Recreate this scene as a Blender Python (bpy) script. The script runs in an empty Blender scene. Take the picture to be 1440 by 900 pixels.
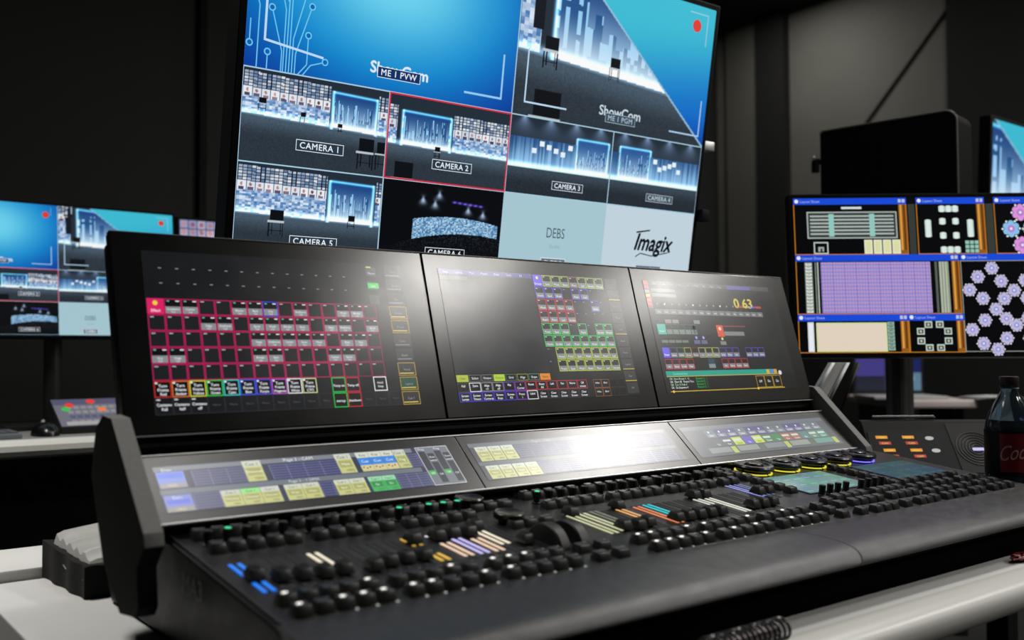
import bpy, bmesh, math, random
import numpy as np
from mathutils import Vector, Matrix

random.seed(7)
RNG = np.random.RandomState(11)
sc = bpy.context.scene
COL = sc.collection
ZO = 0.97            # height of the drawing origin (bottom edge of the console's upper screens) above the floor
V3 = Vector

# ------------------------------------------------------------------ camera
cam_d = bpy.data.cameras.new('camera')
cam = bpy.data.objects.new('camera', cam_d)
COL.objects.link(cam)
cam_d.sensor_width = 36.0
cam_d.lens = 1373.67 * 36.0 / 1440.0
R = ((0.78805973, -0.61557669, -0.00521536), (0.01705214, 0.0302973, -0.99939547), (0.61536257, 0.78749439, 0.03437298))
m = Matrix(((R[0][0], -R[1][0], -R[2][0], -0.35045866),
            (R[0][1], -R[1][1], -R[2][1], -1.08202079),
            (R[0][2], -R[1][2], -R[2][2], 0.06592017 + ZO), (0, 0, 0, 1)))
cam.matrix_world = m
cam_d.clip_start = 0.02
cam_d.dof.use_dof = True
cam_d.dof.focus_distance = 1.50
cam_d.dof.aperture_fstop = 3.6
cam_d.dof.aperture_blades = 7
sc.camera = cam

# ------------------------------------------------------------------ world, lamps, exposure
w = bpy.data.worlds.new('world'); sc.world = w; w.use_nodes = True
w.node_tree.nodes['Background'].inputs[0].default_value = (0.5, 0.55, 0.6, 1)
w.node_tree.nodes['Background'].inputs[1].default_value = 0.003
sc.view_settings.view_transform = 'Standard'
sc.view_settings.look = 'None'
sc.view_settings.exposure = 0.0
sc.view_settings.gamma = 1.0
sc.view_settings.use_curve_mapping = False
sc.cycles.use_denoising = True
sc.cycles.max_bounces = 6
sc.cycles.sample_clamp_indirect = 6.0
sc.cycles.caustics_reflective = False
sc.cycles.caustics_refractive = False

CEIL = 2.06          # ceiling height in drawing coordinates
def lamp(x, y, sx, sy, power, col=(1, 0.97, 0.92), rz=0.0, z=CEIL - 0.02, spread=math.pi):
    d = bpy.data.lights.new('ceiling_lamp', 'AREA'); d.shape = 'RECTANGLE'
    d.size = sx; d.size_y = sy; d.energy = power; d.color = col; d.spread = spread
    o = bpy.data.objects.new('ceiling_lamp', d); COL.objects.link(o)
    o.location = (x, y, z + ZO); o.rotation_euler = (0, 0, rz)
    return o
lamp(2.60, -0.05, 0.42, 0.28, 34)
lamp(2.46, -2.36, 0.66, 0.55, 30)
lamp(4.02, -2.36, 0.66, 0.55, 27)
lamp(1.65, -1.10, 0.32, 0.20, 7)
lamp(4.00, -0.90, 0.60, 0.45, 34)
lamp(0.60, -0.06, 0.40, 0.30, 6)
lamp(-0.60, 0.75, 0.50, 0.40, 17, spread=math.radians(95))
lamp(3.85, 2.15, 0.30, 0.30, 7)

# ------------------------------------------------------------------ materials
def lin(c):
    return tuple(((v / 255.0) / 12.92 if v / 255.0 <= 0.04045 else ((v / 255.0 + 0.055) / 1.055) ** 2.4) for v in c)
MATS = {}
def mat(name, col, rough=0.5, metal=0.0, noise=0.0, nscale=40.0, bump=0.0, bscale=400.0, spec=0.5, emit=None, estr=1.0, coat=0.0, rnoise=0.0, trans=0.0):
    """col: linear base colour; noise/rnoise: procedural variation of colour and roughness; bump: fine grain"""
    if name in MATS: return MATS[name]
    M = bpy.data.materials.new(name); M.use_nodes = True
    nt = M.node_tree; b = nt.nodes['Principled BSDF']
    b.inputs['Base Color'].default_value = (*col, 1)
    b.inputs['Roughness'].default_value = rough
    b.inputs['Metallic'].default_value = metal
    b.inputs['Specular IOR Level'].default_value = spec
    b.inputs['Coat Weight'].default_value = coat
    b.inputs['Transmission Weight'].default_value = trans
    tc = nt.nodes.new('ShaderNodeTexCoord')
    if noise or rnoise:
        n = nt.nodes.new('ShaderNodeTexNoise'); n.inputs['Scale'].default_value = nscale; n.inputs['Detail'].default_value = 4
        nt.links.new(tc.outputs['Object'], n.inputs['Vector'])
        if noise:
            mx = nt.nodes.new('ShaderNodeMix'); mx.data_type = 'RGBA'
            mx.inputs[6].default_value = (*[c * (1 - noise) for c in col], 1)
            mx.inputs[7].default_value = (*[min(1, c * (1 + noise)) for c in col], 1)
            nt.links.new(n.outputs['Fac'], mx.inputs[0]); nt.links.new(mx.outputs[2], b.inputs['Base Color'])
        if rnoise:
            mr = nt.nodes.new('ShaderNodeMapRange'); mr.inputs['From Min'].default_value = 0.3; mr.inputs['From Max'].default_value = 0.7
            mr.inputs['To Min'].default_value = rough - rnoise; mr.inputs['To Max'].default_value = rough + rnoise
            nt.links.new(n.outputs['Fac'], mr.inputs['Value']); nt.links.new(mr.outputs[0], b.inputs['Roughness'])
    if bump:
        n2 = nt.nodes.new('ShaderNodeTexNoise'); n2.inputs['Scale'].default_value = bscale; n2.inputs['Detail'].default_value = 2
        nt.links.new(tc.outputs['Object'], n2.inputs['Vector'])
        bp = nt.nodes.new('ShaderNodeBump'); bp.inputs['Strength'].default_value = bump; bp.inputs['Distance'].default_value = 0.001
        nt.links.new(n2.outputs['Fac'], bp.inputs['Height']); nt.links.new(bp.outputs[0], b.inputs['Normal'])
    if emit:
        b.inputs['Emission Color'].default_value = (*emit, 1); b.inputs['Emission Strength'].default_value = estr
    MATS[name] = M
    return M

def screen_mat(name, rough, strength, spec=0.5, smudge=0.0):
    M = bpy.data.materials.new(name); M.use_nodes = True
    nt = M.node_tree; b = nt.nodes['Principled BSDF']
    b.inputs['Base Color'].default_value = (0.006, 0.006, 0.007, 1)
    b.inputs['Roughness'].default_value = rough; b.inputs['Specular IOR Level'].default_value = spec
    a = nt.nodes.new('ShaderNodeAttribute'); a.attribute_name = 'Col'
    nt.links.new(a.outputs['Color'], b.inputs['Emission Color'])
    b.inputs['Emission Strength'].default_value = strength
    if smudge:
        tc = nt.nodes.new('ShaderNodeTexCoord'); n = nt.nodes.new('ShaderNodeTexNoise')
        n.inputs['Scale'].default_value = 14; n.inputs['Detail'].default_value = 5; n.inputs['Roughness'].default_value = 0.65
        nt.links.new(tc.outputs['Object'], n.inputs['Vector'])
        mr = nt.nodes.new('ShaderNodeMapRange'); mr.inputs['From Min'].default_value = 0.35; mr.inputs['From Max'].default_value = 0.68
        mr.inputs['To Min'].default_value = rough - smudge; mr.inputs['To Max'].default_value = rough + smudge
        nt.links.new(n.outputs['Fac'], mr.inputs['Value']); nt.links.new(mr.outputs[0], b.inputs['Roughness'])
    M.cycles.emission_sampling = 'NONE'
    return M

M_body = mat('black_console_plastic', (0.0012, 0.0012, 0.0013), 0.42, bump=0.15, bscale=900, rnoise=0.05, spec=0.2)
M_plate = mat('dark_grey_faceplate', (0.010, 0.010, 0.0105), 0.38, bump=0.12, bscale=1200, rnoise=0.05)
M_rest = mat('charcoal_armrest', (0.016, 0.016, 0.017), 0.38, noise=0.10, nscale=60, bump=0.25, bscale=1400, rnoise=0.05)
M_glass = mat('black_glass_bezel', (0.002, 0.002, 0.002), 0.21, rnoise=0.012, nscale=14, spec=0.8)
M_lbez = mat('letterbox_bezel', (0.010, 0.010, 0.010), 0.33, rnoise=0.012, nscale=14, spec=0.8)
M_trimline = mat('brushed_aluminium_edge', (0.35, 0.35, 0.36), 0.42, metal=1.0)
M_cheek = mat('grey_cheek_paint', (0.12, 0.117, 0.11), 0.6, noise=0.25, nscale=250, bump=0.3, bscale=900)
M_key = mat('black_rubber_key', (0.018, 0.018, 0.018), 0.32, bump=0.05, bscale=2000)
M_knob = mat('black_rubber_knob', (0.004, 0.004, 0.004), 0.5)
M_dial = mat('glossy_black_dial', (0.006, 0.006, 0.006), 0.26)
M_slot = mat('fader_slot_black', (0.004, 0.004, 0.004), 0.6)
M_frame = mat('monitor_frame_black', (0.002, 0.002, 0.002), 0.6, spec=0.1)
M_white = mat('white_desk_laminate', (0.62, 0.62, 0.60), 0.6, noise=0.04, nscale=6)
M_wgrey = mat('desk_edge_white', (0.66, 0.66, 0.62), 0.35)
M_blacksteel = mat('black_steel', (0.003, 0.003, 0.003), 0.5)
M_alu = mat('silver_aluminium', (0.55, 0.55, 0.55), 0.38, metal=1.0, noise=0.1)

def glow(name, rgb, s=1.0):
    return mat('light_' + name, (0.02, 0.02, 0.02), 0.4, emit=lin(rgb), estr=s)
for k_, M_ in list(MATS.items()): pass

# ------------------------------------------------------------------ building helpers
def link(o, parent=None):
    COL.objects.link(o)
    if parent is not None: o.parent = parent
    return o
def thing(name, label, cat, loc, rz=0.0, group=None):
    o = bpy.data.objects.new(name, None); COL.objects.link(o)
    o.location = (loc[0], loc[1], loc[2] + ZO); o.rotation_euler = (0, 0, rz)
    o['label'] = label; o['category'] = cat; o.empty_display_size = 0.05
    if group: o['group'] = group
    o['_o'] = 1
    del o['_o']
    return o
ORG = {}
def wpos(o):      # world translation of an unrotated chain, in drawing coordinates
    return o
def bm_obj(name, bm, material, parent=None, loc=(0, 0, 0), rot=(0, 0, 0), smooth=True, label=None):
    me = bpy.data.meshes.new(name); bm.normal_update(); bm.to_mesh(me); bm.free()
    mats = material if isinstance(material, (list, tuple)) else [material]
    for mm in mats: me.materials.append(mm)
    if smooth:
        me.polygons.foreach_set('use_smooth', [True] * len(me.polygons))
        try: me.set_sharp_from_angle(angle=math.radians(32))
        except Exception: pass
        for p in me.polygons:
            if p.area > 0.0012: p.use_smooth = False      # large flat faces keep their true normal
    o = bpy.data.objects.new(name, me); link(o, parent)
    o.location = loc; o.rotation_euler = rot
    if label: o['label'] = label
    return o
def box(bm, x0, x1, y0, y1, z0, z1, bevel=0.0, seg=2, mi=0):
    vs = [bm.verts.new(p) for p in ((x0, y0, z0), (x1, y0, z0), (x1, y1, z0), (x0, y1, z0), (x0, y0, z1), (x1, y0, z1), (x1, y1, z1), (x0, y1, z1))]
    fs = [bm.faces.new([vs[i] for i in f]) for f in ((3, 2, 1, 0), (4, 5, 6, 7), (0, 1, 5, 4), (1, 2, 6, 5), (2, 3, 7, 6), (3, 0, 4, 7))]
    for f in fs: f.material_index = mi
    if bevel:
        es = list({e for f in fs for e in f.edges})
        r = bmesh.ops.bevel(bm, geom=es, offset=bevel, segments=seg, profile=0.6, affect='EDGES')
        for f in r['faces']: f.material_index = mi
    return vs
def frustum(bm, w0, d0, w1, d1, z0, z1, off=(0, 0), bevel=0.0, cx=0, cy=0):
    vs = [bm.verts.new((cx + sx * w0 / 2, cy + sy * d0 / 2, z0)) for sx, sy in ((-1, -1), (1, -1), (1, 1), (-1, 1))]
    vs += [bm.verts.new((cx + off[0] + sx * w1 / 2, cy + off[1] + sy * d1 / 2, z1)) for sx, sy in ((-1, -1), (1, -1), (1, 1), (-1, 1))]
    fs = [bm.faces.new([vs[i] for i in f]) for f in ((3, 2, 1, 0), (4, 5, 6, 7), (0, 1, 5, 4), (1, 2, 6, 5), (2, 3, 7, 6), (3, 0, 4, 7))]
    if bevel:
        es = list({e for f in fs[1:] for e in f.edges})
        bmesh.ops.bevel(bm, geom=es, offset=bevel, segments=2, profile=0.6, affect='EDGES')
def lathe(bm, prof, n=32, cx=0, cy=0, mi=0):
    """prof: list of (r, z) bottom to top"""
    rings = []
    for r, z in prof:
        if r < 1e-6: rings.append([bm.verts.new((cx, cy, z))])
        else: rings.append([bm.verts.new((cx + r * math.cos(2 * math.pi * i / n), cy + r * math.sin(2 * math.pi * i / n), z)) for i in range(n)])
    for a, b in zip(rings, rings[1:]):
        for i in range(n):
            j = (i + 1) % n
            if len(a) == 1 and len(b) == 1: continue
            if len(a) == 1: f = bm.faces.new((a[0], b[j], b[i])) if False else bm.faces.new((a[0], b[i], b[j]))
            elif len(b) == 1: f = bm.faces.new((a[i], a[j], b[0]))
            else: f = bm.faces.new((a[i], a[j], b[j], b[i]))
            f.material_index = mi
    if len(rings[0]) > 1: bm.faces.new(list(reversed(rings[0])))
    if len(rings[-1]) > 1: bm.faces.new(rings[-1])
def prism_x(bm, prof, x0, x1, bevel=0.0):
    """prof: closed polygon of (y, z); extruded along x"""
    a = [bm.verts.new((x0, y, z)) for y, z in prof]; b = [bm.verts.new((x1, y, z)) for y, z in prof]
    fs = [bm.faces.new(a), bm.faces.new(list(reversed(b)))]
    n = len(prof)
    for i in range(n):
        j = (i + 1) % n; fs.append(bm.faces.new((a[j], a[i], b[i], b[j])))
    bmesh.ops.recalc_face_normals(bm, faces=fs)
    if bevel:
        es = list({e for f in fs for e in f.edges})
        bmesh.ops.bevel(bm, geom=es, offset=bevel, segments=2, profile=0.6, affect='EDGES')
def tube(bm, pts, r, n=10, mi=0, rs=None):
    pts = [V3(p) for p in pts]; rings = []
    up = V3((0, 0, 1)); prev = None
    for i, p in enumerate(pts):
        d = (pts[min(i + 1, len(pts) - 1)] - pts[max(i - 1, 0)]).normalized()
        if prev is None:
            a = d.cross(up)
            if a.length < 1e-3: a = d.cross(V3((1, 0, 0)))
        else: a = prev - d * prev.dot(d)
        a.normalize(); prev = a; b = d.cross(a); rr = rs[i] if rs else r
        rings.append([bm.verts.new(p + (a * math.cos(2 * math.pi * k / n) + b * math.sin(2 * math.pi * k / n)) * rr) for k in range(n)])
    for a, b in zip(rings, rings[1:]):
        for k in range(n):
            j = (k + 1) % n; f = bm.faces.new((a[k], a[j], b[j], b[k])); f.material_index = mi
    bm.faces.new(list(reversed(rings[0]))); bm.faces.new(rings[-1])
def NB(): return bmesh.new()
def copy_obj(o, parent, loc=None):
    c = o.copy(); COL.objects.link(c); c.parent = parent
    if loc is not None: c.location = loc
    for ch in o.children:
        d = ch.copy(); COL.objects.link(d); d.parent = c
    return c
def mark(o, kind): o['kind'] = kind; return o

# ------------------------------------------------------------------ text glyph meshes
GLY = {}
def glyph(ch, bold=0.0):
    bold = 0.0; key = (ch, bold)      # heavier lettering is drawn as shifted copies, see Disp.text
    if key in GLY: return GLY[key]
    c = bpy.data.curves.new('t', 'FONT'); c.body = ch; c.size = 1.0; c.resolution_u = 3
    o = bpy.data.objects.new('t', c); COL.objects.link(o)
    dg = bpy.context.evaluated_depsgraph_get(); dg.update()
    me = o.evaluated_get(dg).to_mesh()
    vs = [(v.co.x, v.co.y) for v in me.vertices]; fs = [list(p.vertices) for p in me.polygons]
    o.evaluated_get(dg).to_mesh_clear()
    c2 = bpy.data.curves.new('t', 'FONT'); c2.body = ch + 'n'; c2.size = 1.0
    o2 = bpy.data.objects.new('t', c2); COL.objects.link(o2); c3 = bpy.data.curves.new('t', 'FONT'); c3.body = 'n'; c3.size = 1.0
    o3 = bpy.data.objects.new('t', c3); COL.objects.link(o3); dg.update()
    def maxx(ob):
        mm = ob.evaluated_get(dg).to_mesh(); r = max([v.co.x for v in mm.vertices] or [0]); ob.evaluated_get(dg).to_mesh_clear(); return r
    adv = maxx(o2) - maxx(o3)
    for q in (o, o2, o3): bpy.data.objects.remove(q)
    GLY[key] = (vs, fs, adv)
    return GLY[key]
def text_width(s, size, track=1.0): return sum(glyph(c)[2] for c in s) * size * track

# ------------------------------------------------------------------ display surfaces
class Disp:
    """A lit screen: coloured flat pieces on a canvas of cw x ch units (y down)."""
    def __init__(s, cw, ch): s.cw = cw; s.ch = ch; s.P = []; s.F = []; s.C = []; s.ras = []; s.L = 0
    def _add(s, pts, faces, col, layer, lc=None):
        b = len(s.P); s.P += [(x, y, layer) for x, y in pts]
        for f in faces: s.F.append([b + i for i in f]); s.C.append(col)
    def rect(s, x, y, w_, h_, col, layer=1): s._add([(x, y + h_), (x + w_, y + h_), (x + w_, y), (x, y)], [(0, 1, 2, 3)], lin(col), layer)
    def frame(s, x, y, w_, h_, col, t=2, layer=3):
        s.rect(x, y, w_, t, col, layer); s.rect(x, y + h_ - t, w_, t, col, layer)
        s.rect(x, y + t, t, h_ - 2 * t, col, layer); s.rect(x + w_ - t, y + t, t, h_ - 2 * t, col, layer)
    def poly(s, pts, col, layer=2):
        a = sum(pts[i][0] * pts[(i + 1) % len(pts)][1] - pts[(i + 1) % len(pts)][0] * pts[i][1] for i in range(len(pts)))
        if a > 0: pts = pts[::-1]
        s._add(pts, [tuple(range(len(pts)))], lin(col), layer)
    def disc(s, x, y, r, col, layer=2, n=12, ry=None):
        ry = ry or r; s.poly([(x + r * math.cos(2 * math.pi * i / n), y + ry * math.sin(2 * math.pi * i / n)) for i in range(n)], col, layer)
    def line(s, pts, t, col, layer=3):
        for (x0, y0), (x1, y1) in zip(pts, pts[1:]):
            dx, dy = x1 - x0, y1 - y0; l = math.hypot(dx, dy) or 1; nx, ny = -dy / l * t / 2, dx / l * t / 2
            s.poly([(x0 + nx, y0 + ny), (x1 + nx, y1 + ny), (x1 - nx, y1 - ny), (x0 - nx, y0 - ny)], col, layer)
    def text(s, x, y, t, size, col, layer=5, align='c', bold=0.0, track=1.0, shear=0.0, sx=1.0):
        w_ = text_width(t, size, track) * sx
        cx = x - (w_ / 2 if align == 'c' else (w_ if align == 'r' else 0))
        c = lin(col)
        for ch in t:
            vs, fs, adv = glyph(ch)
            for ox, oy in (((-bold, 0), (bold, 0), (0, bold), (0, -bold)) if bold > 0 else ((0, 0),)):
                s._add([(cx + (vx + ox + shear * vy) * size * sx, y - (vy + oy) * size) for vx, vy in vs], fs, c, layer)
            cx += adv * size * track * sx
    def raster(s, x, y, w_, h_, img, layer=0): s.ras.append((x, y, w_, h_, img, layer))
    def build(s, name, O, ux, uy, W, H, material, parent, off=0.0004, dl=0.00004, label=None):
        """O: top-left corner, ux right, uy up (unit vectors), in the parent's local frame"""
        O = np.array(O, float); ux = np.array(ux, float); uy = np.array(uy, float); n = np.cross(ux, uy)
        P = np.array(s.P, float).reshape(-1, 3)
        pos = [O + np.outer(P[:, 0] / s.cw * W, ux) - np.outer(P[:, 1] / s.ch * H, uy) + np.outer(off + P[:, 2] * dl, n)] if len(P) else []
        faces = list(s.F); cols = []
        lens = [len(f) for f in faces]
        if faces: cols.append(np.repeat(np.c_[np.array(s.C), np.ones(len(s.C))], lens, axis=0))
        base = len(P)
        for (x, y, w_, h_, img, layer) in s.ras:
            ih, iw = img.shape[:2]
            gx = x + np.arange(iw) / (iw - 1) * w_; gy = y + np.arange(ih) / (ih - 1) * h_
            X, Y = np.meshgrid(gx, gy); X = X.ravel(); Y = Y.ravel()
            pos.append(O + np.outer(X / s.cw * W, ux) - np.outer(Y / s.ch * H, uy) + (off + layer * dl) * n)
            idx = base + np.arange(ih * iw).reshape(ih, iw)
            q = np.stack([idx[1:, :-1], idx[1:, 1:], idx[:-1, 1:], idx[:-1, :-1]], -1).reshape(-1, 4)
            flat = srgb2lin(img.reshape(-1, 3)); cols.append(np.c_[flat[(q - base).ravel()], np.ones(q.size)])
            faces += q.tolist(); base += ih * iw
        pos = np.concatenate(pos)
        me = bpy.data.meshes.new(name); me.from_pydata(pos.tolist(), [], faces); me.update()
        ca = me.color_attributes.new('Col', 'FLOAT_COLOR', 'CORNER')
        ca.data.foreach_set('color', np.concatenate(cols).astype(np.float32).ravel())
        me.materials.append(material)
        o = bpy.data.objects.new(name, me); link(o, parent)
        if label: o['label'] = label
        return o
def srgb2lin(a):
    a = np.clip(a, 0, 1); return np.where(a <= 0.04045, a / 12.92, ((a + 0.055) / 1.055) ** 2.4)

# ------------------------------------------------------------------ pictures shown on the monitors (painted from functions)
def mixc(a, b, t): return a + (b - a) * t[..., None]
def c3(r, g, b): return np.array([r, g, b], float) / 255.0
def sm(e0, e1, x): t = np.clip((x - e0) / (e1 - e0), 0, 1); return t * t * (3 - 2 * t)
def hsh(a, b, k=0):
    v = np.sin(a * 127.1 + b * 311.7 + k * 74.7) * 43758.5453; return v - np.floor(v)
def stage(w_, h_, f0, f1, tiles, hor=0.50, dark=0.0, slope=0.0, floor_mul=1.0, tile_v=(0.0, 0.36), seed=0, sparse=False):
    """one camera picture of the stage: tile walls, lit window frame with a skyline, dark floor"""
    V, U = np.mgrid[0:h_, 0:w_] / np.array([h_ - 1.0, w_ - 1.0])[:, None, None]
    Vs = V - slope * U
    img = np.ones((h_, w_, 3)) * c3(34, 46, 58)
    # band of small faces
    t0, t1 = tile_v
    inw = np.zeros_like(U, bool)
    for a, b in tiles: inw |= (U > a) & (U < b)
    if not sparse:
        gx = U * 34; gy = (Vs - t0) / 0.034
        cell = (gx - np.floor(gx) > 0.22) & (gy - np.floor(gy) > 0.25)
        br = hsh(np.floor(gx), np.floor(gy), seed)
        colr = mixc(c3(90, 120, 160), c3(235, 238, 245), br)
        mk = inw & (Vs > t0) & (Vs < t0 + 0.17)
        img = np.where((mk & cell)[..., None], colr, img)
        img = np.where((mk & ~cell)[..., None], c3(24, 30, 44), img)
        # row of portraits
        mk = inw & (Vs >= t0 + 0.17) & (Vs < t0 + 0.275)
        gx = U * 17; fx = gx - np.floor(gx); fy = (Vs - t0 - 0.17) / 0.105
        bg = mixc(c3(200, 214, 232), c3(240, 244, 250), hsh(np.floor(gx), 0 * gx, seed + 3))
        head = ((fx - 0.5) ** 2 / 0.022 + (fy - 0.42) ** 2 / 0.035) < 1; body = (np.abs(fx - 0.5) < 0.3) & (fy > 0.7)
        col = np.where((fx < 0.08)[..., None] | (fy < 0.08)[..., None], c3(40, 60, 90), bg)
        col = np.where(head[..., None], mixc(c3(110, 70, 60), c3(214, 160, 140), hsh(np.floor(gx), 0 * gx, 9)), col)
        col = np.where(body[..., None], mixc(c3(60, 60, 90), c3(170, 140, 150), hsh(np.floor(gx), 0 * gx, 12)), col)
        img = np.where(mk[..., None], col, img)
        # bright blurred crowd wall below
        mk = inw & (Vs >= t0 + 0.275) & (Vs < hor - 0.02)
        gx = U * 52; gy = Vs * 44; r = hsh(np.floor(gx), np.floor(gy), seed + 5)
        col = mixc(c3(70, 120, 180), c3(225, 236, 250), r)
        img = np.where(mk[..., None], col, img)
    # skyline window
    fw = f1 - f0; top = t0 + 0.06
    ins = (U > f0) & (U < f1) & (Vs > top) & (Vs < hor - 0.02)
    gu = (U - f0) / fw
    sky = mixc(c3(28, 70, 130), c3(190, 225, 250), sm(top, hor, Vs))
    bx = np.floor(gu * 30); bh = hsh(bx, 0 * bx, seed + 1); bt = top + (hor - top) * (0.12 + 0.72 * bh)
    win = (hsh(np.floor(gu * 56), 0 * gu, 2) > 0.55) & (hsh(np.floor(gu * 56), np.floor(Vs * 26), 2) > 0.25)
    bcol = np.where(win[..., None], c3(150, 205, 245), c3(36, 84, 140)); bcol = mixc(bcol, c3(215, 238, 255) + 0 * bcol, sm(top + 0.2, hor, Vs))
    sky = np.where((Vs > bt)[..., None], bcol, sky)
    img = np.where(ins[..., None], sky, img)
    for xx in (f0, f1):
        g = np.exp(-((U - xx) / 0.010) ** 2) * ((Vs > top - 0.01) & (Vs < hor))
        img = np.clip(img + g[..., None] * c3(120, 200, 255), 0, 1)
    g = np.exp(-((Vs - top) / 0.014) ** 2) * ((U > f0) & (U < f1)); img = np.clip(img + g[..., None] * c3(90, 180, 250), 0, 1)
    if sparse:
        mk = (~ins) & (Vs > top + 0.08) & (Vs < hor)
        r = hsh(np.floor(U * 60), 0 * U, seed); city = mixc(c3(30, 70, 120), c3(150, 200, 240), sm(top, hor, Vs + 0.18 * (r - 0.5)))
        img = np.where(mk[..., None], city, img)
        for k in range(6):
            cx = (f1 + 0.06 + k * 0.055) if f0 < 0.4 else (f0 - 0.06 - k * 0.07); cy = top + 0.12 + 0.13 * ((k * 7) % 4) / 4 + 0.02
            q = (abs(U - cx) < 0.022) & (abs(Vs - cy) < 0.035); img = np.where(q[..., None], c3(225, 238, 250), img)
        for k in range(4):
            cx = 0.12 + 0.25 * k; cone = np.exp(-((U - cx) / (0.02 + 0.5 * V)) ** 2) * np.exp(-V / 0.12); img = np.clip(img + cone[..., None] * c3(130, 150, 190) * 0.8, 0, 1)
    # glowing strip where the stage meets the floor
    g = np.exp(-((Vs - hor + 0.035) / 0.035) ** 2); img = np.clip(img + g[..., None] * c3(150, 195, 225) * 0.75, 0, 1)
    # floor
    fl = Vs > hor; n = hsh(np.floor(U * 240), np.floor(V * 150), 5) * 0.05
    fcol = mixc(c3(66, 84, 100), c3(38, 48, 58), sm(hor, hor + 0.22, Vs)) * floor_mul + n[..., None]
    img = np.where(fl[..., None], fcol, img)
    return np.clip(img * (1 - dark), 0, 1)
def stool(img, cx, cy, s, seat=True, back=True):
    h_, w_ = img.shape[:2]; V, U = np.mgrid[0:h_, 0:w_]; U = U / (w_ - 1.0); V = V / (h_ - 1.0); a = 1.7
    def mk(x0, x1, y0, y1): return (U > cx + x0 * s) & (U < cx + x1 * s) & (V > cy + y0 * s * a) & (V < cy + y1 * s * a)
    dk = c3(10, 14, 20)
    for x in (-0.5, 0.42): img[mk(x, x + 0.08, 0, 1)] = dk
    for x in (-0.28, 0.28): img[mk(x, x + 0.06, 0, 0.86)] = dk
    img[mk(-0.5, 0.5, 0.6, 0.65)] = dk
    if back: img[mk(-0.42, 0.5, -0.75, 0.0)] = dk
    if seat: img[mk(-0.55, 0.52, -0.04, 0.08)] = c3(190, 200, 205)
def blue_slide(w_, h_, cx=0.5, cy=0.36):
    V, U = np.mgrid[0:h_, 0:w_]; U = U / (w_ - 1.0); V = V / (h_ - 1.0)
    d = np.sqrt(((U - cx) * 1.15) ** 2 + ((V - cy) * 0.95) ** 2)
    img = mixc(c3(112, 214, 242), c3(14, 134, 206), sm(0.05, 0.62, d)); img = mixc(img, c3(6, 56, 156) + 0 * img, sm(0.45, 0.92, d))
    return img
def pgm_picture(w_, h_):
    st = stage(w_, h_, 0.16, 1.3, [(0.0, 0.1)], hor=0.60, slope=0.12, seed=4, tile_v=(-0.05, 0.3))
    stool(st, 0.15, 0.56, 0.07); stool(st, 0.47, 0.58, 0.055); stool(st, 0.15, 1.0, 0.14)
    V, U = np.mgrid[0:h_, 0:w_]; U = U / (w_ - 1.0); V = V / (h_ - 1.0)
    for x0, x1, y0, y1 in ((0.06, 0.11, 0.16, 0.44), (0.045, 0.13, 0.12, 0.16), (0.08, 0.1, 0.02, 0.2)):
        st[(U > x0) & (U < x1) & (V > y0) & (V < y1)] = c3(14, 20, 30)
    bl = mixc(c3(60, 190, 215), c3(10, 105, 200), sm(0.15, 0.95, V + 0.25 * (U - 0.7))); bl = mixc(bl, c3(8, 60, 165) + 0 * bl, sm(0.75, 1.1, V))
    m_ = (U - 0.27) / 0.73 > V; img = np.where(m_[..., None], bl, st)
    edge = abs((U - 0.27) / 0.73 - V) < 0.008; img[edge] = c3(150, 195, 220)
    return img
def cam6(w_, h_):
    V, U = np.mgrid[0:h_, 0:w_]; U = U / (w_ - 1.0); V = V / (h_ - 1.0)
    img = np.ones((h_, w_, 3)) * c3(4, 7, 12)
    arc = 0.34 + 0.12 * (U - 0.6) ** 2 * 4; band = (V > arc + 0.05) & (V < arc + 0.30 - 0.12 * (U - 0.25)) & (U > 0.25) & (U < 0.97)
    r = hsh(np.floor(U * 90), np.floor(V * 60), 1); img = np.where(band[..., None], mixc(c3(60, 110, 160), c3(190, 225, 245), r), img)
    fl = (V > arc + 0.30 - 0.12 * (U - 0.25)); r = hsh(np.floor(U * 120), np.floor(V * 90), 8); img = np.where(fl[..., None], mixc(c3(6, 9, 14), c3(52, 62, 74), (r > 0.78) * r * sm(1.0, .45, V)), img)
    for k in range(6):
        cx = 0.58 + k * 0.045; g = np.exp(-(((U - cx) / 0.018) ** 2 + ((V - 0.20 - 0.004 * k) / 0.014) ** 2)); img = np.clip(img + g[..., None] * c3(120, 90, 255), 0, 1)
    for cx, cy in ((0.32, 0.18), (0.45, 0.1), (0.7, 0.26), (0.83, 0.3), (0.42, 0.22)):
        g = np.exp(-(((U - cx) / (0.01 + 0.3 * abs(V - cy))) ** 2 + ((V - cy - 0.03) / 0.05) ** 2)); img = np.clip(img + g[..., None] * c3(170, 190, 215), 0, 1)
    return img

def tag_label(d, x, y, t, size, col=(235, 243, 250), bg=(40, 56, 72)):
    size *= 0.88; w_ = text_width(t, size, 1.10) + size * 0.8
    d.rect(x - w_ / 2, y - size * 0.95, w_, size * 1.25, bg, 4)
    d.frame(x - w_ / 2, y - size * 0.95, w_, size * 1.25, col, size * 0.07, 5)
    d.text(x, y, t, size, col, 6, bold=0.012, track=1.08)

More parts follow.
